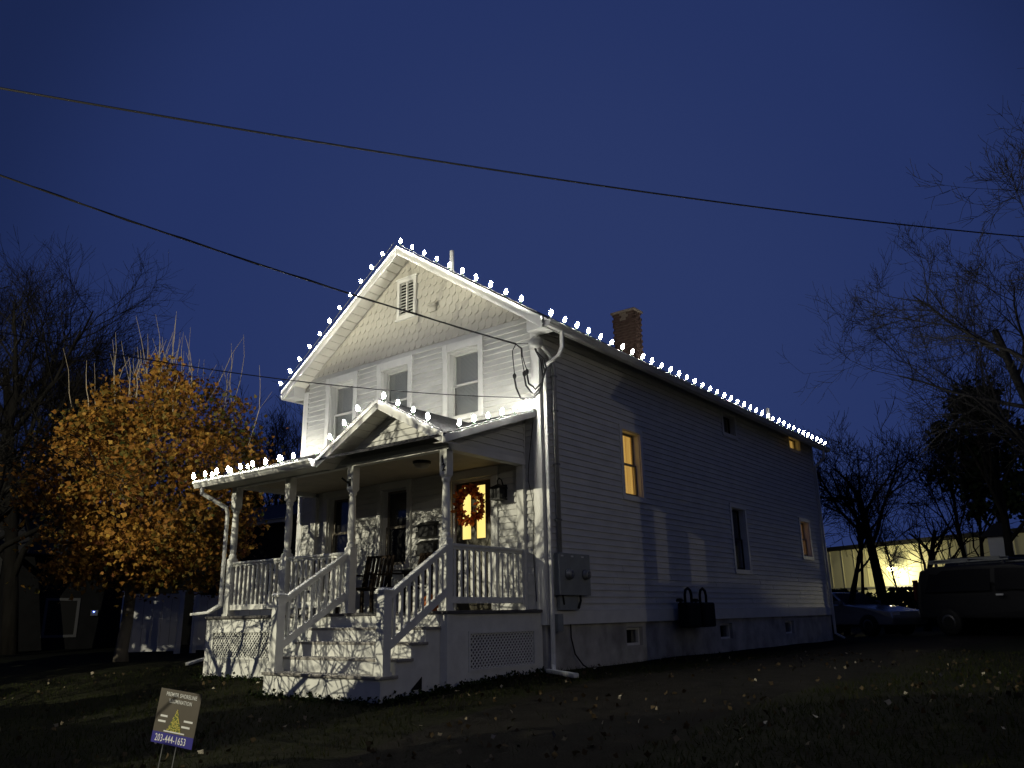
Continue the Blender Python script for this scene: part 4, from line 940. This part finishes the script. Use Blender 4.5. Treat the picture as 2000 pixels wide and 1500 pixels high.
# evergreen shrubs added out of view to shade the lawn, fence and maple
def shrub(x, y, top, rad, seed, label):
    g = gz(x, y); t = thing('added_shade_shrub', (x,y,g), label, 'shrub', 'shrubs added to shade the lawn and maple'); rg = np.random.default_rng(seed); k = int((1500 if x > -8 else 1000)*(top-g)*rad)
    MB().tube([(x,y,g-.1),(x,y,top-.6)], [.06,.02], 7).build('trunk', M['bark'], t)
    z_ = rg.uniform(0,1,k); r_ = rad*np.clip(1.7*(1-z_)**.45,0,1)*np.sqrt(rg.uniform(.15,1,k))*(1+.25*np.sin(z_*17)); a_ = rg.uniform(0,2*np.pi,k)
    Vv, Ff = leaf_cloud(k, np.stack([x+r_*np.cos(a_), y+r_*np.sin(a_), g+.1+z_*(top-g)],1), .13, rg, None); inst('crown', fast_mesh('crown', Vv, Ff, M['evg'], rg.random(k)), t)
for i_, (x, y, top, rad) in enumerate(((-7.5,-10.9,3.1,.75), (-6.3,-11.0,3.4,.62), (-5.05,-10.9,3.35,.62), (-3.25,-10.9,4.3,.65), (-2.1,-11.0,4.4,.62), (-9.45,-9.6,5.15,.70), (-8.55,-9.7,4.15,.5))):
    shrub(x, y, top, rad, 80+i_, ['added shade shrub out of view, farthest from the drive', 'added shade shrub out of view, second from the lamp', 'added shade shrub out of view, just left of the gap', 'added shade shrub out of view, just right of the gap', 'added shade shrub out of view, nearest the drive', 'tall added shrub shading the maple from the street lamp', 'added shade shrub left of the street lamp, shorter of two'][i_])

# orange maple
tb = Vector((-12.2,-.30,gz(-12.2,-.3))); maple = thing('maple_tree', tb, 'round young maple in orange autumn leaf with bare shoots on top', 'tree')
mr = random.Random(21)
mb = MB(); mb.tube([tb+Vector((0,0,-.1)), tb+Vector((-.02,0,.25)), tb+Vector((.06,.02,1.0)), tb+Vector((.10,0,1.9))], [.20,.15,.13,.12], 10)
CC = Vector((-12.05, .0, 3.30)); CR = Vector((2.95, 2.8, 3.15))
tips = []
for i in range(11):
    a = 2*math.pi*i/11+mr.uniform(-.2,.2); el = mr.uniform(.1, 1.2); s0 = tb+Vector((.10,0,mr.uniform(1.3,2.0)))
    e = CC+Vector((math.cos(a)*math.cos(el)*CR.x*.85, math.sin(a)*math.cos(el)*CR.y*.85, math.sin(el)*CR.z*.85)); mid = s0.lerp(e,.5)+Vector((0,0,.3))
    mb.tube([s0, mid, e], [.07,.045,.012], 6); tips.append(e)
mb.build('trunk', mat('maple_bark', (.12,.105,.085), .9, spec=.05, var=.35, vscale=6, bump=.5, bscale=20, stretch=(1,1,.2)), maple, True)
nc = 520; uc = nr.normal(size=(nc,3)); uc /= np.linalg.norm(uc,axis=1)[:,None]
uc[:,2] = np.where(uc[:,2] < -.62, -.62+.25*(uc[:,2]+.62), uc[:,2])
lump = np.array([noise.noise(Vector(v*2.1+np.array([4.,1,2])))*.24+noise.noise(Vector(v*5))*.14 for v in uc])
cc_ = np.array(CC)+uc*np.array(CR)*((1-.50*nr.random(nc)**1.5)*(.97+lump))[:,None]
csz = nr.uniform(.14,.34,nc); k = 30000; ci = nr.integers(0,nc,k)
P_ = cc_[ci]+nr.normal(0,1,(k,3))*csz[ci][:,None]*np.array([1,1,.8]); ctint = nr.normal(0,.16,nc)[ci]
Vv, Ff = leaf_cloud(k, P_, .112, nr, None)
tint_ = np.clip(.55+.42*np.array([noise.noise(Vector(p*.55+np.array([7,3,1]))) for p in P_])+nr.normal(0,.16,k)+ctint, 0, 1)
M['mleaf'] = ramp_attr('maple_leaf', [(0,(.048,.055,.014)),(.25,(.13,.092,.020)),(.48,(.205,.088,.017)),(.72,(.245,.118,.021)),(.9,(.34,.205,.04)),(1,(.11,.04,.014))], .6, .22)
inst('crown', fast_mesh('crown', Vv, Ff, M['mleaf'], tint_), maple)
for i in range(54):
    a = mr.uniform(0, 2*math.pi); q = mr.uniform(.05, .95)
    p = CC+Vector((math.cos(a)*CR.x*q*.92, math.sin(a)*CR.y*q*.92, CR.z*math.sqrt(max(0,1-q*q))*.80)); out = Vector((math.cos(a)*q*.45, math.sin(a)*q*.45, 1)).normalized(); L = mr.uniform(.9, 2.6)
    out = (out+Vector((mr.gauss(0,.16),mr.gauss(0,.16),0))).normalized(); p1 = p+out*L*.45+Vector((mr.gauss(0,.06),mr.gauss(0,.06),0)); p2 = p+out*L*.8+Vector((mr.gauss(0,.10),mr.gauss(0,.10),L*.16))
    mb = MB().tube([p, p.lerp(p1,.5)+Vector((mr.gauss(0,.03),mr.gauss(0,.03),0)), p1, p1.lerp(p2,.5)+Vector((mr.gauss(0,.03),mr.gauss(0,.03),.02)), p2], [.013,.011,.009,.006,.003], 5)
    if mr.random() < .5: mb.tube([p1, p1+(out+Vector((mr.gauss(0,.4),mr.gauss(0,.4),0)))*L*.25], [.007,.003], 4)
    mb.build('shoot', M['shoot'], maple)

# ------------------------------------------------------------------ fence, neighbours, background
def vfence(p, q, n, label, zt=1.0):
    p, q = Vector((*p,0)), Vector((*q,0)); t = thing('fence', (p.x,p.y,gz(p.x,p.y)), label, 'fence', 'white fence panels behind the porch')
    d = (q-p); L = d.length; d.normalize(); g = min(gz(p.x,p.y), gz(q.x,q.y))
    for e in (p, q):
        MB().box(e.x-.065, e.x+.065, e.y-.065, e.y+.065, g-.1, zt+.06).build('post', M['vinyl'], t); MB().box(e.x-.085, e.x+.085, e.y-.085, e.y+.085, zt+.0605, zt+.09).build('post_cap', M['vinyl'], t)
    for z0, z1 in ((g+.08, g+.22), (zt-.14, zt)): MB().bar(p+Vector((0,0,(z0+z1)/2)), q+Vector((0,0,(z0+z1)/2)), .045, z1-z0).build('rail', M['vinyl'], t)
    for i in range(n):
        c = p+d*L*(i+.5)/n; MB().bar(c-d*(L/n/2-.004)+Vector((0,0,(g+.22+zt-.14)/2)), c+d*(L/n/2-.004)+Vector((0,0,(g+.22+zt-.14)/2)), .022, zt-.14-g-.22).build('board', M['vinyl'], t)
vfence((-15.2,3.35), (-13.05,6.3), 12, 'white vinyl fence panel ending at the porch left corner', .90)
vfence((-16.2,1.70), (-15.42,2.98), 6, 'white vinyl fence panel crossed by branch shadows behind the maple', .95)
# dark neighbour house at far left
nh = thing('neighbour_house', (-26,7,-.8), 'dark neighbouring house behind the maple with a white window frame', 'house')
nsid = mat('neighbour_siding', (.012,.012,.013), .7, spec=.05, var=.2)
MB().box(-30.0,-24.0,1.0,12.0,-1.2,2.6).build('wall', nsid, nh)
MB().prism([(-30.5,.6,2.55),(-23.5,.6,2.55),(-27,.6,5.0)], (0,11.8,0)).build('roof', M['roof'], nh)
nw = MB(); frame_box(nw, lambda u,n,z: (-24+n, u, z), 2.75, 3.95, -.32, 1.05, .09, .001, .05); nwn = nw.build('window', mat('neighbour_trim',(.09,.09,.095),.5), nh)
MB().box(-23.99,-23.98,2.84,3.86,-.23,.96).build('pane', M['room'], nwn)
MB().box(-24.02,-23.96,1.02,1.14,-1.0,2.6).build('corner_board', mat('neighbour_corner',(.04,.04,.042),.5), nh)
cab = thing('doorbell_camera', (-23.9,4.5,.55), 'tiny blue light glowing on the dark neighbouring house', 'camera')
MB().box(-23.97,-23.90,4.38,4.62,.42,.62).build('case', M['grey'], cab); MB().lathe([(.0,0),(.02,.005),(.02,.02),(0,.025)], (-23.885,4.46,.55), 8).build('led', emit('blue_led',(.12,.2,1.0),30), cab)

ga_ = at(520, 1120, 36); gg = thing('garage', (ga_.x,ga_.y,-.8), 'dark garage with a pale eave seen through the porch posts', 'garage')
ez = at(560, 1046, 36).z
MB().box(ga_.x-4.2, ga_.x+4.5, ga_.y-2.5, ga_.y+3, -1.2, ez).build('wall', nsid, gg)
MB().box(ga_.x-4.5, ga_.x+4.8, ga_.y-2.8, ga_.y-2.6, ez-.02, ez+.14).build('eave_board', mat('garage_eave',(.30,.30,.31),.5), gg)
MB().prism([(ga_.x-4.6,ga_.y-2.85,ez+.10),(ga_.x-4.6,ga_.y+3.3,ez+.10),(ga_.x-4.6,ga_.y+.2,ez+1.3)], (9.5,0,0)).build('roof', M['blackp'], gg)
for i_, (px_, d_, zt_, rd_) in enumerate(((470, 40, 6.2, 2.0), (560, 42, 6.6, 2.0), (610, 40, 5.8, 1.6))):
    e_ = at(px_, 1200, d_); tt_ = thing('evergreen_tree', (e_.x,e_.y,gz(e_.x,e_.y)), ['dark evergreen behind the garage, left of three', 'dark evergreen behind the garage, middle of three', 'dark evergreen behind the garage, next to the house'][i_], 'tree', 'evergreens behind the garage')
    MB().tube([(e_.x,e_.y,-.9),(e_.x,e_.y,zt_-1)], [.2,.05], 8).build('trunk', M['bark'], tt_)
    k = 5200; z_ = nr.random(k); r_ = rd_*np.clip(1.5*(1-z_)**.7,0,1)*np.sqrt(nr.uniform(.1,1,k))*(1+.22*np.sin(z_*21)); a_ = nr.uniform(0,2*np.pi,k)
    Vv, Ff = leaf_cloud(k, np.stack([e_.x+r_*np.cos(a_), e_.y+r_*np.sin(a_), -.3+z_*(zt_+.3)],1), .30, nr, None); inst('crown', fast_mesh('crown', Vv, Ff, M['evg'], nr.random(k)*.5), tt_)
for i_, (x_, w_) in enumerate(((-42,13), (-22,12), (-3,13), (17,12), (38,13))):
    oh = thing('house_opposite', (x_,-42,-1.4), ['dark house across the street, first from the left', 'dark house across the street, second from the left', 'dark house across the street, third from the left', 'dark house across the street, fourth from the left', 'dark house across the street, fifth from the left'][i_], 'house', 'houses across the street')
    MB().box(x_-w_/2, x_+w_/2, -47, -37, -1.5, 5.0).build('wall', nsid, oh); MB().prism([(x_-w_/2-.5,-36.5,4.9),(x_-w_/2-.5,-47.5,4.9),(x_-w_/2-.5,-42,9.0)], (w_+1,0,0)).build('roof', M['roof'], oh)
    for wx in (-3.5,0,3.5):
        for wz in (.2, 2.8): MB().box(x_+wx-.5, x_+wx+.5, -36.99, -36.95, wz, wz+1.4).build('window', M['room'], oh)

# warehouse with a flood lamp
wh = thing('warehouse', (-4,47,-.7), 'long pale warehouse lit by a wall lamp behind the bare trees', 'warehouse')
wd_ = Vector((.9,-.43,0)).normalized(); wn = Vector((wd_.y,-wd_.x,0))
wp = Vector((at(1740,1112,57).x, at(1740,1112,57).y, 0))+(-wn if False else Vector((0,0,0)))
wallm = mat('warehouse_wall', (.42,.40,.25), .7, var=.12, vscale=.5)
whb = wp - wn*.9
a, b = whb-wd_*24, whb+wd_*30
GWH = -1.0
MB().bar(a+Vector((0,0,(GWH+4.0)/2))-wn*8, b+Vector((0,0,(GWH+4.0)/2))-wn*8, 16, 4.0-GWH).build('wall', wallm, wh)
MB().bar(a+Vector((0,0,4.15))-wn*8, b+Vector((0,0,4.15))-wn*8, 16.3, .28).build('roof_edge', M['blackp'], wh)
for i in range(54):
    c = a+wd_*(i+.5); MB().bar(c+wn*.02+Vector((0,0,1.55)), c+wn*.02+Vector((0,0,3.98)), .05, .03, wn).build('panel_seam', wallm, wh)
MB().bar(a+wn*.05+Vector((0,0,1.45)), b+wn*.05+Vector((0,0,1.45)), .06, .12).build('sill_band', mat('warehouse_band',(.12,.12,.11),.7), wh)
wl = thing('wall_lamp', (wp.x,wp.y,2.45), 'glaring flood lamp on the warehouse wall behind the bare tree', 'lamp')
MB().box(wp.x-.12,wp.x+.12,wp.y+.05,wp.y+.5,2.66,2.80).build('housing', M['blackp'], wl)
MB().lathe([(.05,-.12),(.18,-.06),(.22,.03),(.12,.10)], (wp.x,wp.y,2.5), 10).build('lens', emit('flood_lens',(1.0,.95,.62),60), wl)
ld = bpy.data.lights.new('flood_light','POINT'); ld.energy = 620; ld.color = (1.0,.90,.50); ld.shadow_soft_size = .15; lo_ = bpy.data.objects.new('light_source', ld); lo_.location = (wp.x, wp.y, 2.30); lo_.location += wn*.35; attach(lo_, wl)
ld = bpy.data.lights.new('added_flood_light','POINT'); ld.energy = 420; ld.color = (1.0,.92,.62); ld.shadow_soft_size = .2  # unseen lamp added to brighten the right part of the warehouse wall
wl2 = thing('wall_lamp', (*(whb+wd_*15+wn*1.2).xy,3.4), 'added unseen lamp brightening the warehouse wall behind the dark shed', 'lamp')
q_ = whb+wd_*12+wn*.7; MB().box(q_.x-.2,q_.x+.2,q_.y-.2,q_.y+.2,3.5,3.75).build('housing', M['blackp'], wl2); MB().lathe([(.05,-.08),(.14,-.04),(.15,.03)], (q_.x,q_.y,3.45), 10).build('lens', emit('added_flood_lens',(1,.95,.7),25), wl2)
lo_ = bpy.data.objects.new('light_source', ld); lo_.location = (q_.x,q_.y,3.25); attach(lo_, wl2)
# dark shed with a cupola
sc_ = at(1958, 1085, 31); sh = thing('shed', (sc_.x,sc_.y,-.7), 'low dark shed with a small cupola on its roof', 'shed')
shm = mat('shed_wall', (.03,.03,.03), .8, spec=.05); zr = at(1958,1086,31).z
MB().box(sc_.x-1.35, sc_.x+6, sc_.y-1.8, sc_.y+1.8, -1.2, zr-.55).build('wall', shm, sh)
MB().prism([(sc_.x-1.6,sc_.y-2.3,zr-.75),(sc_.x-1.6,sc_.y+2.3,zr-.75),(sc_.x-1.6,sc_.y,zr+.02)], (7.9,0,0)).build('roof', M['blackp'], sh)
cu_ = MB().box(sc_.x-.30, sc_.x+.32, sc_.y-.31, sc_.y+.31, zr-.2, zr+.62).build('cupola', mat('cupola_grey',(.28,.29,.32),.6), sh)
MB().add([(sc_.x-.5,sc_.y-.5,zr+.6205),(sc_.x+.52,sc_.y-.5,zr+.6205),(sc_.x+.52,sc_.y+.5,zr+.6205),(sc_.x-.5,sc_.y+.5,zr+.6205),(sc_.x-.08,sc_.y-.08,zr+1.05),(sc_.x+.1,sc_.y-.08,zr+1.05),(sc_.x+.1,sc_.y+.08,zr+1.05),(sc_.x-.08,sc_.y+.08,zr+1.05)], [(0,1,5,4),(1,2,6,5),(2,3,7,6),(3,0,4,7),(4,5,6,7),(3,2,1,0)]).build('cupola_roof', M['blackp'], cu_)
MB().box(sc_.x+.002,sc_.x+.018,sc_.y-.01,sc_.y+.01,zr+1.05,zr+1.45).build('finial', M['blackp'], cu_)

# hedge / brush bank before the warehouse
k = 16000; tt = nr.uniform(-10, 16, k); cen = at(1740,1165,44); bd_ = wd_
Pb = np.array([[cen.x+bd_.x*t_, cen.y+bd_.y*t_, 0] for t_ in tt])+nr.normal(0,.45,(k,3))*np.array([1,1,0]); Pb[:,2] = -.9+nr.random(k)*(1.75+.25*np.sin(tt*1.7))
Vv, Ff = leaf_cloud(k, Pb, .24, nr, None)
o = inst('hedge', fast_mesh('hedge', Vv, Ff, M['evg'], nr.random(k)*.6), None); tag(o, 'dark brushy hedge along the foot of the warehouse', 'hedge', kind='stuff')

# ------------------------------------------------------------------ vehicles
rimm = mat('rim_dark', (.06,.06,.062), .4, metal=.5)
def wheel(parent, x, y, z, r, m4):
    t_ = inst('wheel', MB().lathe([(r*.55,-.10),(r*.95,-.11),(r,-.07),(r,.07),(r*.95,.11),(r*.55,.10)], n=24).mesh('wheel', M['blackp'], True), parent, m4 @ T(x,y,z) @ RX(math.pi/2))
    inst('rim', MB().lathe([(.05,-.09),(r*.56,-.105),(r*.58,-.06),(r*.58,.06),(r*.56,.105),(.05,.09)], n=16).mesh('rim', rimm, True), t_, m4 @ T(x,y,z) @ RX(math.pi/2))
def extrude_profile(mb, prof, y0, y1, inset=None):
    """side profile in x,z; inset gives per-point tumblehome"""
    n = len(prof); inset = inset or [0]*n
    vs_ = [(x, y0+i, z) for (x,z), i in zip(prof, inset)]+[(x, y1-i, z) for (x,z), i in zip(prof, inset)]
    return mb.add(vs_, [tuple(range(n-1,-1,-1)), tuple(range(n,2*n))]+[(i,(i+1)%n,n+(i+1)%n,n+i) for i in range(n)])
carp = mat('car_silver', (.30,.31,.34), .25, metal=.6, spec=.6); cgl = mat('car_glass', (.004,.004,.006), .45, spec=.06); lampw = mat('lamp_lens', (.5,.5,.5), .1, spec=.9)
vanp = mat('van_dark', (.006,.006,.007), .5, spec=.2); tail = mat('tail_red', (.05,.004,.004), .3)
def sedan(loc, rz, label):
    c = thing('parked_car', loc, label, 'car'); m4 = T(*loc) @ RZ(rz)
    pf = [(-2.25,.35),(2.2,.33),(2.27,.55),(2.2,.74),(1.2,.90),(.55,.97),(-.05,1.36),(-1.05,1.40),(-1.75,1.06),(-2.2,1.00),(-2.28,.70)]
    bd = inst('body', extrude_profile(MB(), pf, -.88, .88, [.06,.06,.04,.05,.03,.05,.22,.22,.06,.05,.03]).mesh('body', carp), c, m4); bevel(bd, .04, 3)
    for s in (-1,1):
        gl_ = MB(); y = s*.845
        pts = [(.42,.99),(-.05,1.30),(-1.0,1.33),(-1.55,1.05)]; n_ = [.04,.185,.185,.05]
        gl_.add([(x, s*(.888-i), z) for (x,z),i in zip(pts,n_)], [(0,1,2,3)]); inst('side_glass', gl_.mesh('side_glass', cgl), c, m4)
        inst('mirror', MB().box(.25,.45,s*.9-.08,s*.9+.08,.98,1.1).mesh('mirror', carp), c, m4)
        inst('headlight', MB().box(2.12,2.24,s*.62-.17,s*.62+.17,.60,.72).mesh('headlight', lampw), c, m4); inst('tail_light', MB().box(-2.285,-2.22,s*.66-.17,s*.66+.17,.74,.90).mesh('tail_light', tail), c, m4)
        for x in (-1.38,1.38): wheel(c, x, s*.80, .33, .33, m4)
    inst('windscreen', MB().add([(.57,-.80,.985),(.57,.80,.985),(.0,.655,1.35),(.0,-.655,1.35)], [(0,1,2,3)]).mesh('windscreen', cgl), c, m4)
    inst('rear_window', MB().add([(-1.10,-.65,1.405),(-1.10,.65,1.405),(-1.72,.80,1.09),(-1.72,-.80,1.09)], [(0,1,2,3)]).mesh('rear_window', cgl), c, m4)
cp = at(1662, 1200, 30); sedan((cp.x, cp.y, gz(cp.x,cp.y)), R(-25), 'silver saloon car parked behind the house corner')
def van(loc, rz, label):
    c = thing('parked_van', loc, label, 'van'); m4 = T(*loc) @ RZ(rz) @ Matrix.Scale(1.10, 4)
    pf = [(-2.35,.45),(2.3,.42),(2.43,.70),(2.36,1.0),(1.40,1.13),(.72,1.74),(.3,1.82),(-1.9,1.84),(-2.28,1.74),(-2.42,1.05)]
    bevel(inst('body', extrude_profile(MB(), pf, -.95, .95, [.04,.04,.05,.05,.06,.20,.22,.22,.18,.04]).mesh('body', vanp), c, m4), .05, 3)
    for s in (-1,1):
        for pts, n_ in (([(1.22,1.17),(.66,1.68),(-.1,1.71),(-.1,1.15)], [.07,.19,.195,.055]), ([(-.22,1.15),(-.22,1.71),(-1.95,1.72),(-2.1,1.15)], [.055,.195,.195,.055])):
            inst('side_glass', MB().add([(x, s*(.962-i), z) for (x,z),i in zip(pts,n_)], [(0,1,2,3)]).mesh('side_glass', cgl), c, m4)
        inst('headlight', MB().box(2.28,2.44,s*.70-.16,s*.70+.16,.76,.93).mesh('headlight', lampw), c, m4)
        inst('pillar_trim', MB().bar((1.37,s*.875,1.16),(.74,s*.745,1.75),.035,.03,(0,1,0)).mesh('pillar_trim', M['grey']), c, m4)
        inst('door_handle', MB().box(-.05,.13,s*.955-.02,s*.955+.02,1.02,1.06).mesh('door_handle', lampw), c, m4); inst('mirror', MB().box(.98,1.14,s*1.06-.11,s*1.06+.11,1.14,1.33).mesh('mirror', vanp), c, m4)
        inst('tail_light', MB().box(-2.44,-2.36,s*.84-.07,s*.84+.07,.95,1.5).mesh('tail_light', tail), c, m4)
        for x in (-1.5,1.5): wheel(c, x, s*.84, .36, .36, m4)
        inst('rack_rail', MB().bar((-2.0,s*.66,1.93),(.25,s*.66,1.93),.04,.04).mesh('rack_rail', M['grey']), c, m4)
    for x in (-1.8,-.8,.1): inst('rack_bar', MB().bar((x,-.72,1.97),(x,.72,1.97),.05,.04).mesh('rack_bar', rimm), c, m4)
    for x in (-1.8,.1):
        for s in (-1,1): inst('rack_foot', MB().box(x-.03,x+.03,s*.66-.03,s*.66+.03,1.82,1.915).mesh('rack_foot', rimm), c, m4)
    inst('windscreen', MB().add([(1.41,-.86,1.15),(1.41,.86,1.15),(.75,.735,1.745),(.75,-.735,1.745)], [(0,1,2,3)]).mesh('windscreen', cgl), c, m4)
    inst('bumper', MB().box(2.30,2.52,-.92,.92,.45,.66).mesh('bumper', M['blackp']), c, m4)
    return m4
tp = at(2008, 1240, 28.0); tm4 = van((tp.x, tp.y, gz(tp.x,tp.y)), R(-24), 'dark van with a loaded roof rack in the drive behind the house')
lad = thing('ladder', (tp.x,tp.y,1.3), 'aluminium ladder lying on the roof rack of the dark van', 'ladder')
for s_ in (-.2,.2): inst('rail', MB().box(-2.5,-.4,s_+.25-.02,s_+.25+.02,2.0,2.06).mesh('rail', M['grey']), lad, tm4)
for i in range(7): inst('rung', MB().box(-2.4+i*.30,-2.37+i*.30,.06,.44,2.01,2.04).mesh('rung', M['grey']), lad, tm4)

# ------------------------------------------------------------------ street lamps, pole, neighbour on the right (they light and shade the house)
def lamp_pole(loc, head, label, power, col, pole_top):
    t = thing('street_lamp', loc, label, 'street lamp', 'street lamps along the road')
    h = Vector(head); b = Vector(loc)
    MB().tube([b+Vector((0,0,-.3)), Vector((b.x,b.y,pole_top))], [.16,.11], 12).build('pole', M['wood'], t)
    MB().tube([Vector((b.x,b.y,h.z+.1)), Vector((b.x,b.y,h.z+.5)).lerp(h,.4), h+Vector((0,0,.28))], .03, 8).build('arm', M['galv'], t)
    MB().lathe([(.20,.12),(.22,.14),(.16,.26),(.05,.32)], h, 16).build('hood', M['galv'], t)
    MB().lathe([(.02,-.10),(.08,-.08),(.10,.0),(.10,.10)], h, 12).build('lens', glass('lamp_glass', (1,.97,.85)), t)
    ld = bpy.data.lights.new('street_light','POINT'); ld.energy = power; ld.color = col; ld.shadow_soft_size = .014
    lo = bpy.data.objects.new('light_source', ld); lo.location = h+Vector((0,0,.0)); attach(lo, t)
    return t
pl = lamp_pole((-7.3,-14.6,-1.4), LAMP_A, 'street lamp on a wooden pole across from the porch', LAMP_A_POWER, LAMP_A_COL, 8.3)
sh_ = MB(); n_ = 14; rs = .5  # baffle added to keep this lamp's light off the upper siding
for k_ in range(n_+1):
    a_ = R(36+(92-36)*k_/n_)
    for r_ in (rs, rs+.006):
        for z_ in (-.052, .010): sh_.v.append((LAMP_A.x+r_*math.cos(a_), LAMP_A.y+r_*math.sin(a_), LAMP_A.z+z_))
    if k_: q_ = (k_-1)*4; sh_.f += [(q_,q_+4,q_+5,q_+1), (q_+2,q_+3,q_+7,q_+6), (q_,q_+2,q_+6,q_+4), (q_+1,q_+5,q_+7,q_+3)]
sh_.build('added_light_baffle', M['galv'], pl)
for a_ in (38, 90): MB().bar(LAMP_A+Vector((0,0,.16)), LAMP_A+Vector((rs*math.cos(R(a_)), rs*math.sin(R(a_)), .0)), .012, .012).build('added_baffle_bracket', M['galv'], pl)
MB().bar((-8.3,-14.6,7.95),(-6.3,-14.6,7.95),.10,.12).build('crossarm', M['wood'], pl)
lamp_pole((27.6,-16.3,-1.4), LAMP_B, 'second street lamp further along the road to the right', LAMP_B_POWER, LAMP_B_COL, 8.5)
nh2 = thing('neighbour_house', (15,5,-.8), 'neighbouring house with an open front porch right of the drive', 'house')
n2 = mat('neighbour_beige', (.30,.28,.24), .7, var=.15)
MB().box(10.5,18,-2.4,11,-1.2,5.2).build('wall', n2, nh2)
MB().prism([(10.1,-4.4,5.15),(18.4,-4.4,5.15),(14.25,-4.4,8.2)], (0,15.8,0)).build('roof', M['roof'], nh2)
MB().box(10.4,18.1,-4.05,-2.4,4.1,5.14).build('porch_roof', n2, nh2); MB().box(10.4,18.1,-4.05,-2.4,-1.2,3.12).build('porch_base', n2, nh2)
for x in (10.5,11.35,11.55,12.6,14.3,16.2,18.0): MB().box(x-.10,x+.10,-4.04,-3.86,3.12,4.1).build('porch_post', M['porchw'], nh2)
MB().box(10.41,10.55,-3.2,-2.95,3.12,4.1).build('porch_post', M['porchw'], nh2)

# ------------------------------------------------------------------ grass and leaves
def in_drive(x, y):
    a, b = drive_x(y); e = .45*noise.noise(Vector((x*1.7, y*1.7, 5)))+.25*noise.noise(Vector((x*5, y*5, 2))); return a+.12+e < x < b-.12+e
def scatter(n, seed):
    """points on the open ground in front of and beside the house, denser towards the camera"""
    rg = np.random.default_rng(seed); out = []
    while len(out) < n:
        d = 2.2+16*rg.random()**1.7; a = YAW+R(rg.uniform(-37, 37)); x = CAM.x-math.sin(a)*d; y = CAM.y+math.cos(a)*d
        if y > -2.25 and -5.8 < x < .0: continue
        if y > -3.28 and -2.6 < x < -.1: continue
        out.append((x, y))
    return out
gr = np.random.default_rng(8); pts = [p for p in scatter(70000, 1) if not in_drive(*p) or gr.random() < .06]
k = len(pts); P_ = np.array([(x, y, gz(x, y)-.005) for x, y in pts])
den = np.array([noise.noise(Vector((x*.8, y*.8, 3)))*.5+.5 for x, y in pts])
h = gr.uniform(.03, .085, k)*(.5+.9*den); a = gr.uniform(0, 2*np.pi, k); wv = np.stack([np.cos(a), np.sin(a), 0*a], 1)*gr.uniform(.003,.006,k)[:,None]
ln = np.stack([gr.normal(0,.45,k), gr.normal(0,.45,k), np.ones(k)], 1)*h[:,None]
Vv = np.stack([P_-wv, P_+wv, P_+ln], 1).reshape(-1,3)
M['grass'] = ramp_attr('grass_blade', [(0,(.012,.019,.004)),(.6,(.024,.032,.007)),(.85,(.042,.040,.014)),(1,(.085,.065,.03))], .9, .2, .02)
o = inst('grass', fast_mesh('grass', Vv, np.arange(3*k).reshape(-1,3), M['grass'], np.clip(gr.random(k)*.75+.35*(1-den)*gr.random(k),0,1)), None); tag(o, 'short thin autumn grass of the front lawn', 'grass', kind='stuff')
pts = scatter(2600, 2); k = len(pts); P_ = np.array([(x, y, gz(x, y)+gr.uniform(.012,.045)) for x, y in pts])
cl_ = np.array([noise.noise(Vector((x*.6+9, y*.6, 1))) for x, y in pts]); P_ = P_[cl_ > -.12]; k = len(P_)
Vv, Ff = leaf_cloud(k, P_, .055, gr, None)
M['fleaf'] = ramp_attr('fallen_leaf', [(0,(.03,.02,.01)),(.7,(.08,.06,.035)),(.93,(.22,.19,.14)),(1,(.5,.46,.36))], .9, 0., .02)
o = inst('fallen_leaves', fast_mesh('fallen_leaves', Vv, Ff, M['fleaf'], gr.random(k)), None); tag(o, 'dry fallen leaves scattered over lawn and drive', 'leaves', kind='stuff')
wp_ = at(1365, 1492, 4.3); g_ = gz(wp_.x, wp_.y)
o = thing('leaf', (wp_.x,wp_.y,g_), 'curled orange maple leaf on the drive at the bottom edge', 'leaf')
Vv, Ff = leaf_cloud(3, np.array([(wp_.x,wp_.y,g_+.035),(wp_.x+.02,wp_.y+.01,g_+.05),(wp_.x-.01,wp_.y,g_+.06)]), .085, gr, None)
inst('blade', fast_mesh('blade', Vv, Ff, M['mleaf'], np.array([.5,.6,.45])), o)
# weeds at the foot of the porch
k = 1300; tx = gr.random(k); seg_ = gr.integers(0,4,k)
E_ = [((-5.8,-2.3),(-2.6,-2.3)), ((-2.6,-3.33),(-.15,-3.33)), ((-.1,-3.2),(.05,-2.2)), ((.06,-2.2),(.06,-.1))]
P_ = np.array([(E_[s_][0][0]+(E_[s_][1][0]-E_[s_][0][0])*t_+gr.normal(0,.05), E_[s_][0][1]+(E_[s_][1][1]-E_[s_][0][1])*t_+gr.normal(0,.05), 0) for s_, t_ in zip(seg_, tx)])
P_[:,2] = [gz(p[0],p[1])+abs(gr.normal(0,.035)) for p in P_]
Vv, Ff = leaf_cloud(k, P_, .05, gr, None); o = inst('weeds', fast_mesh('weeds', Vv, Ff, M['evg'], gr.random(k)), None); tag(o, 'low dark weeds and leaves along the porch foot', 'weeds', kind='stuff')
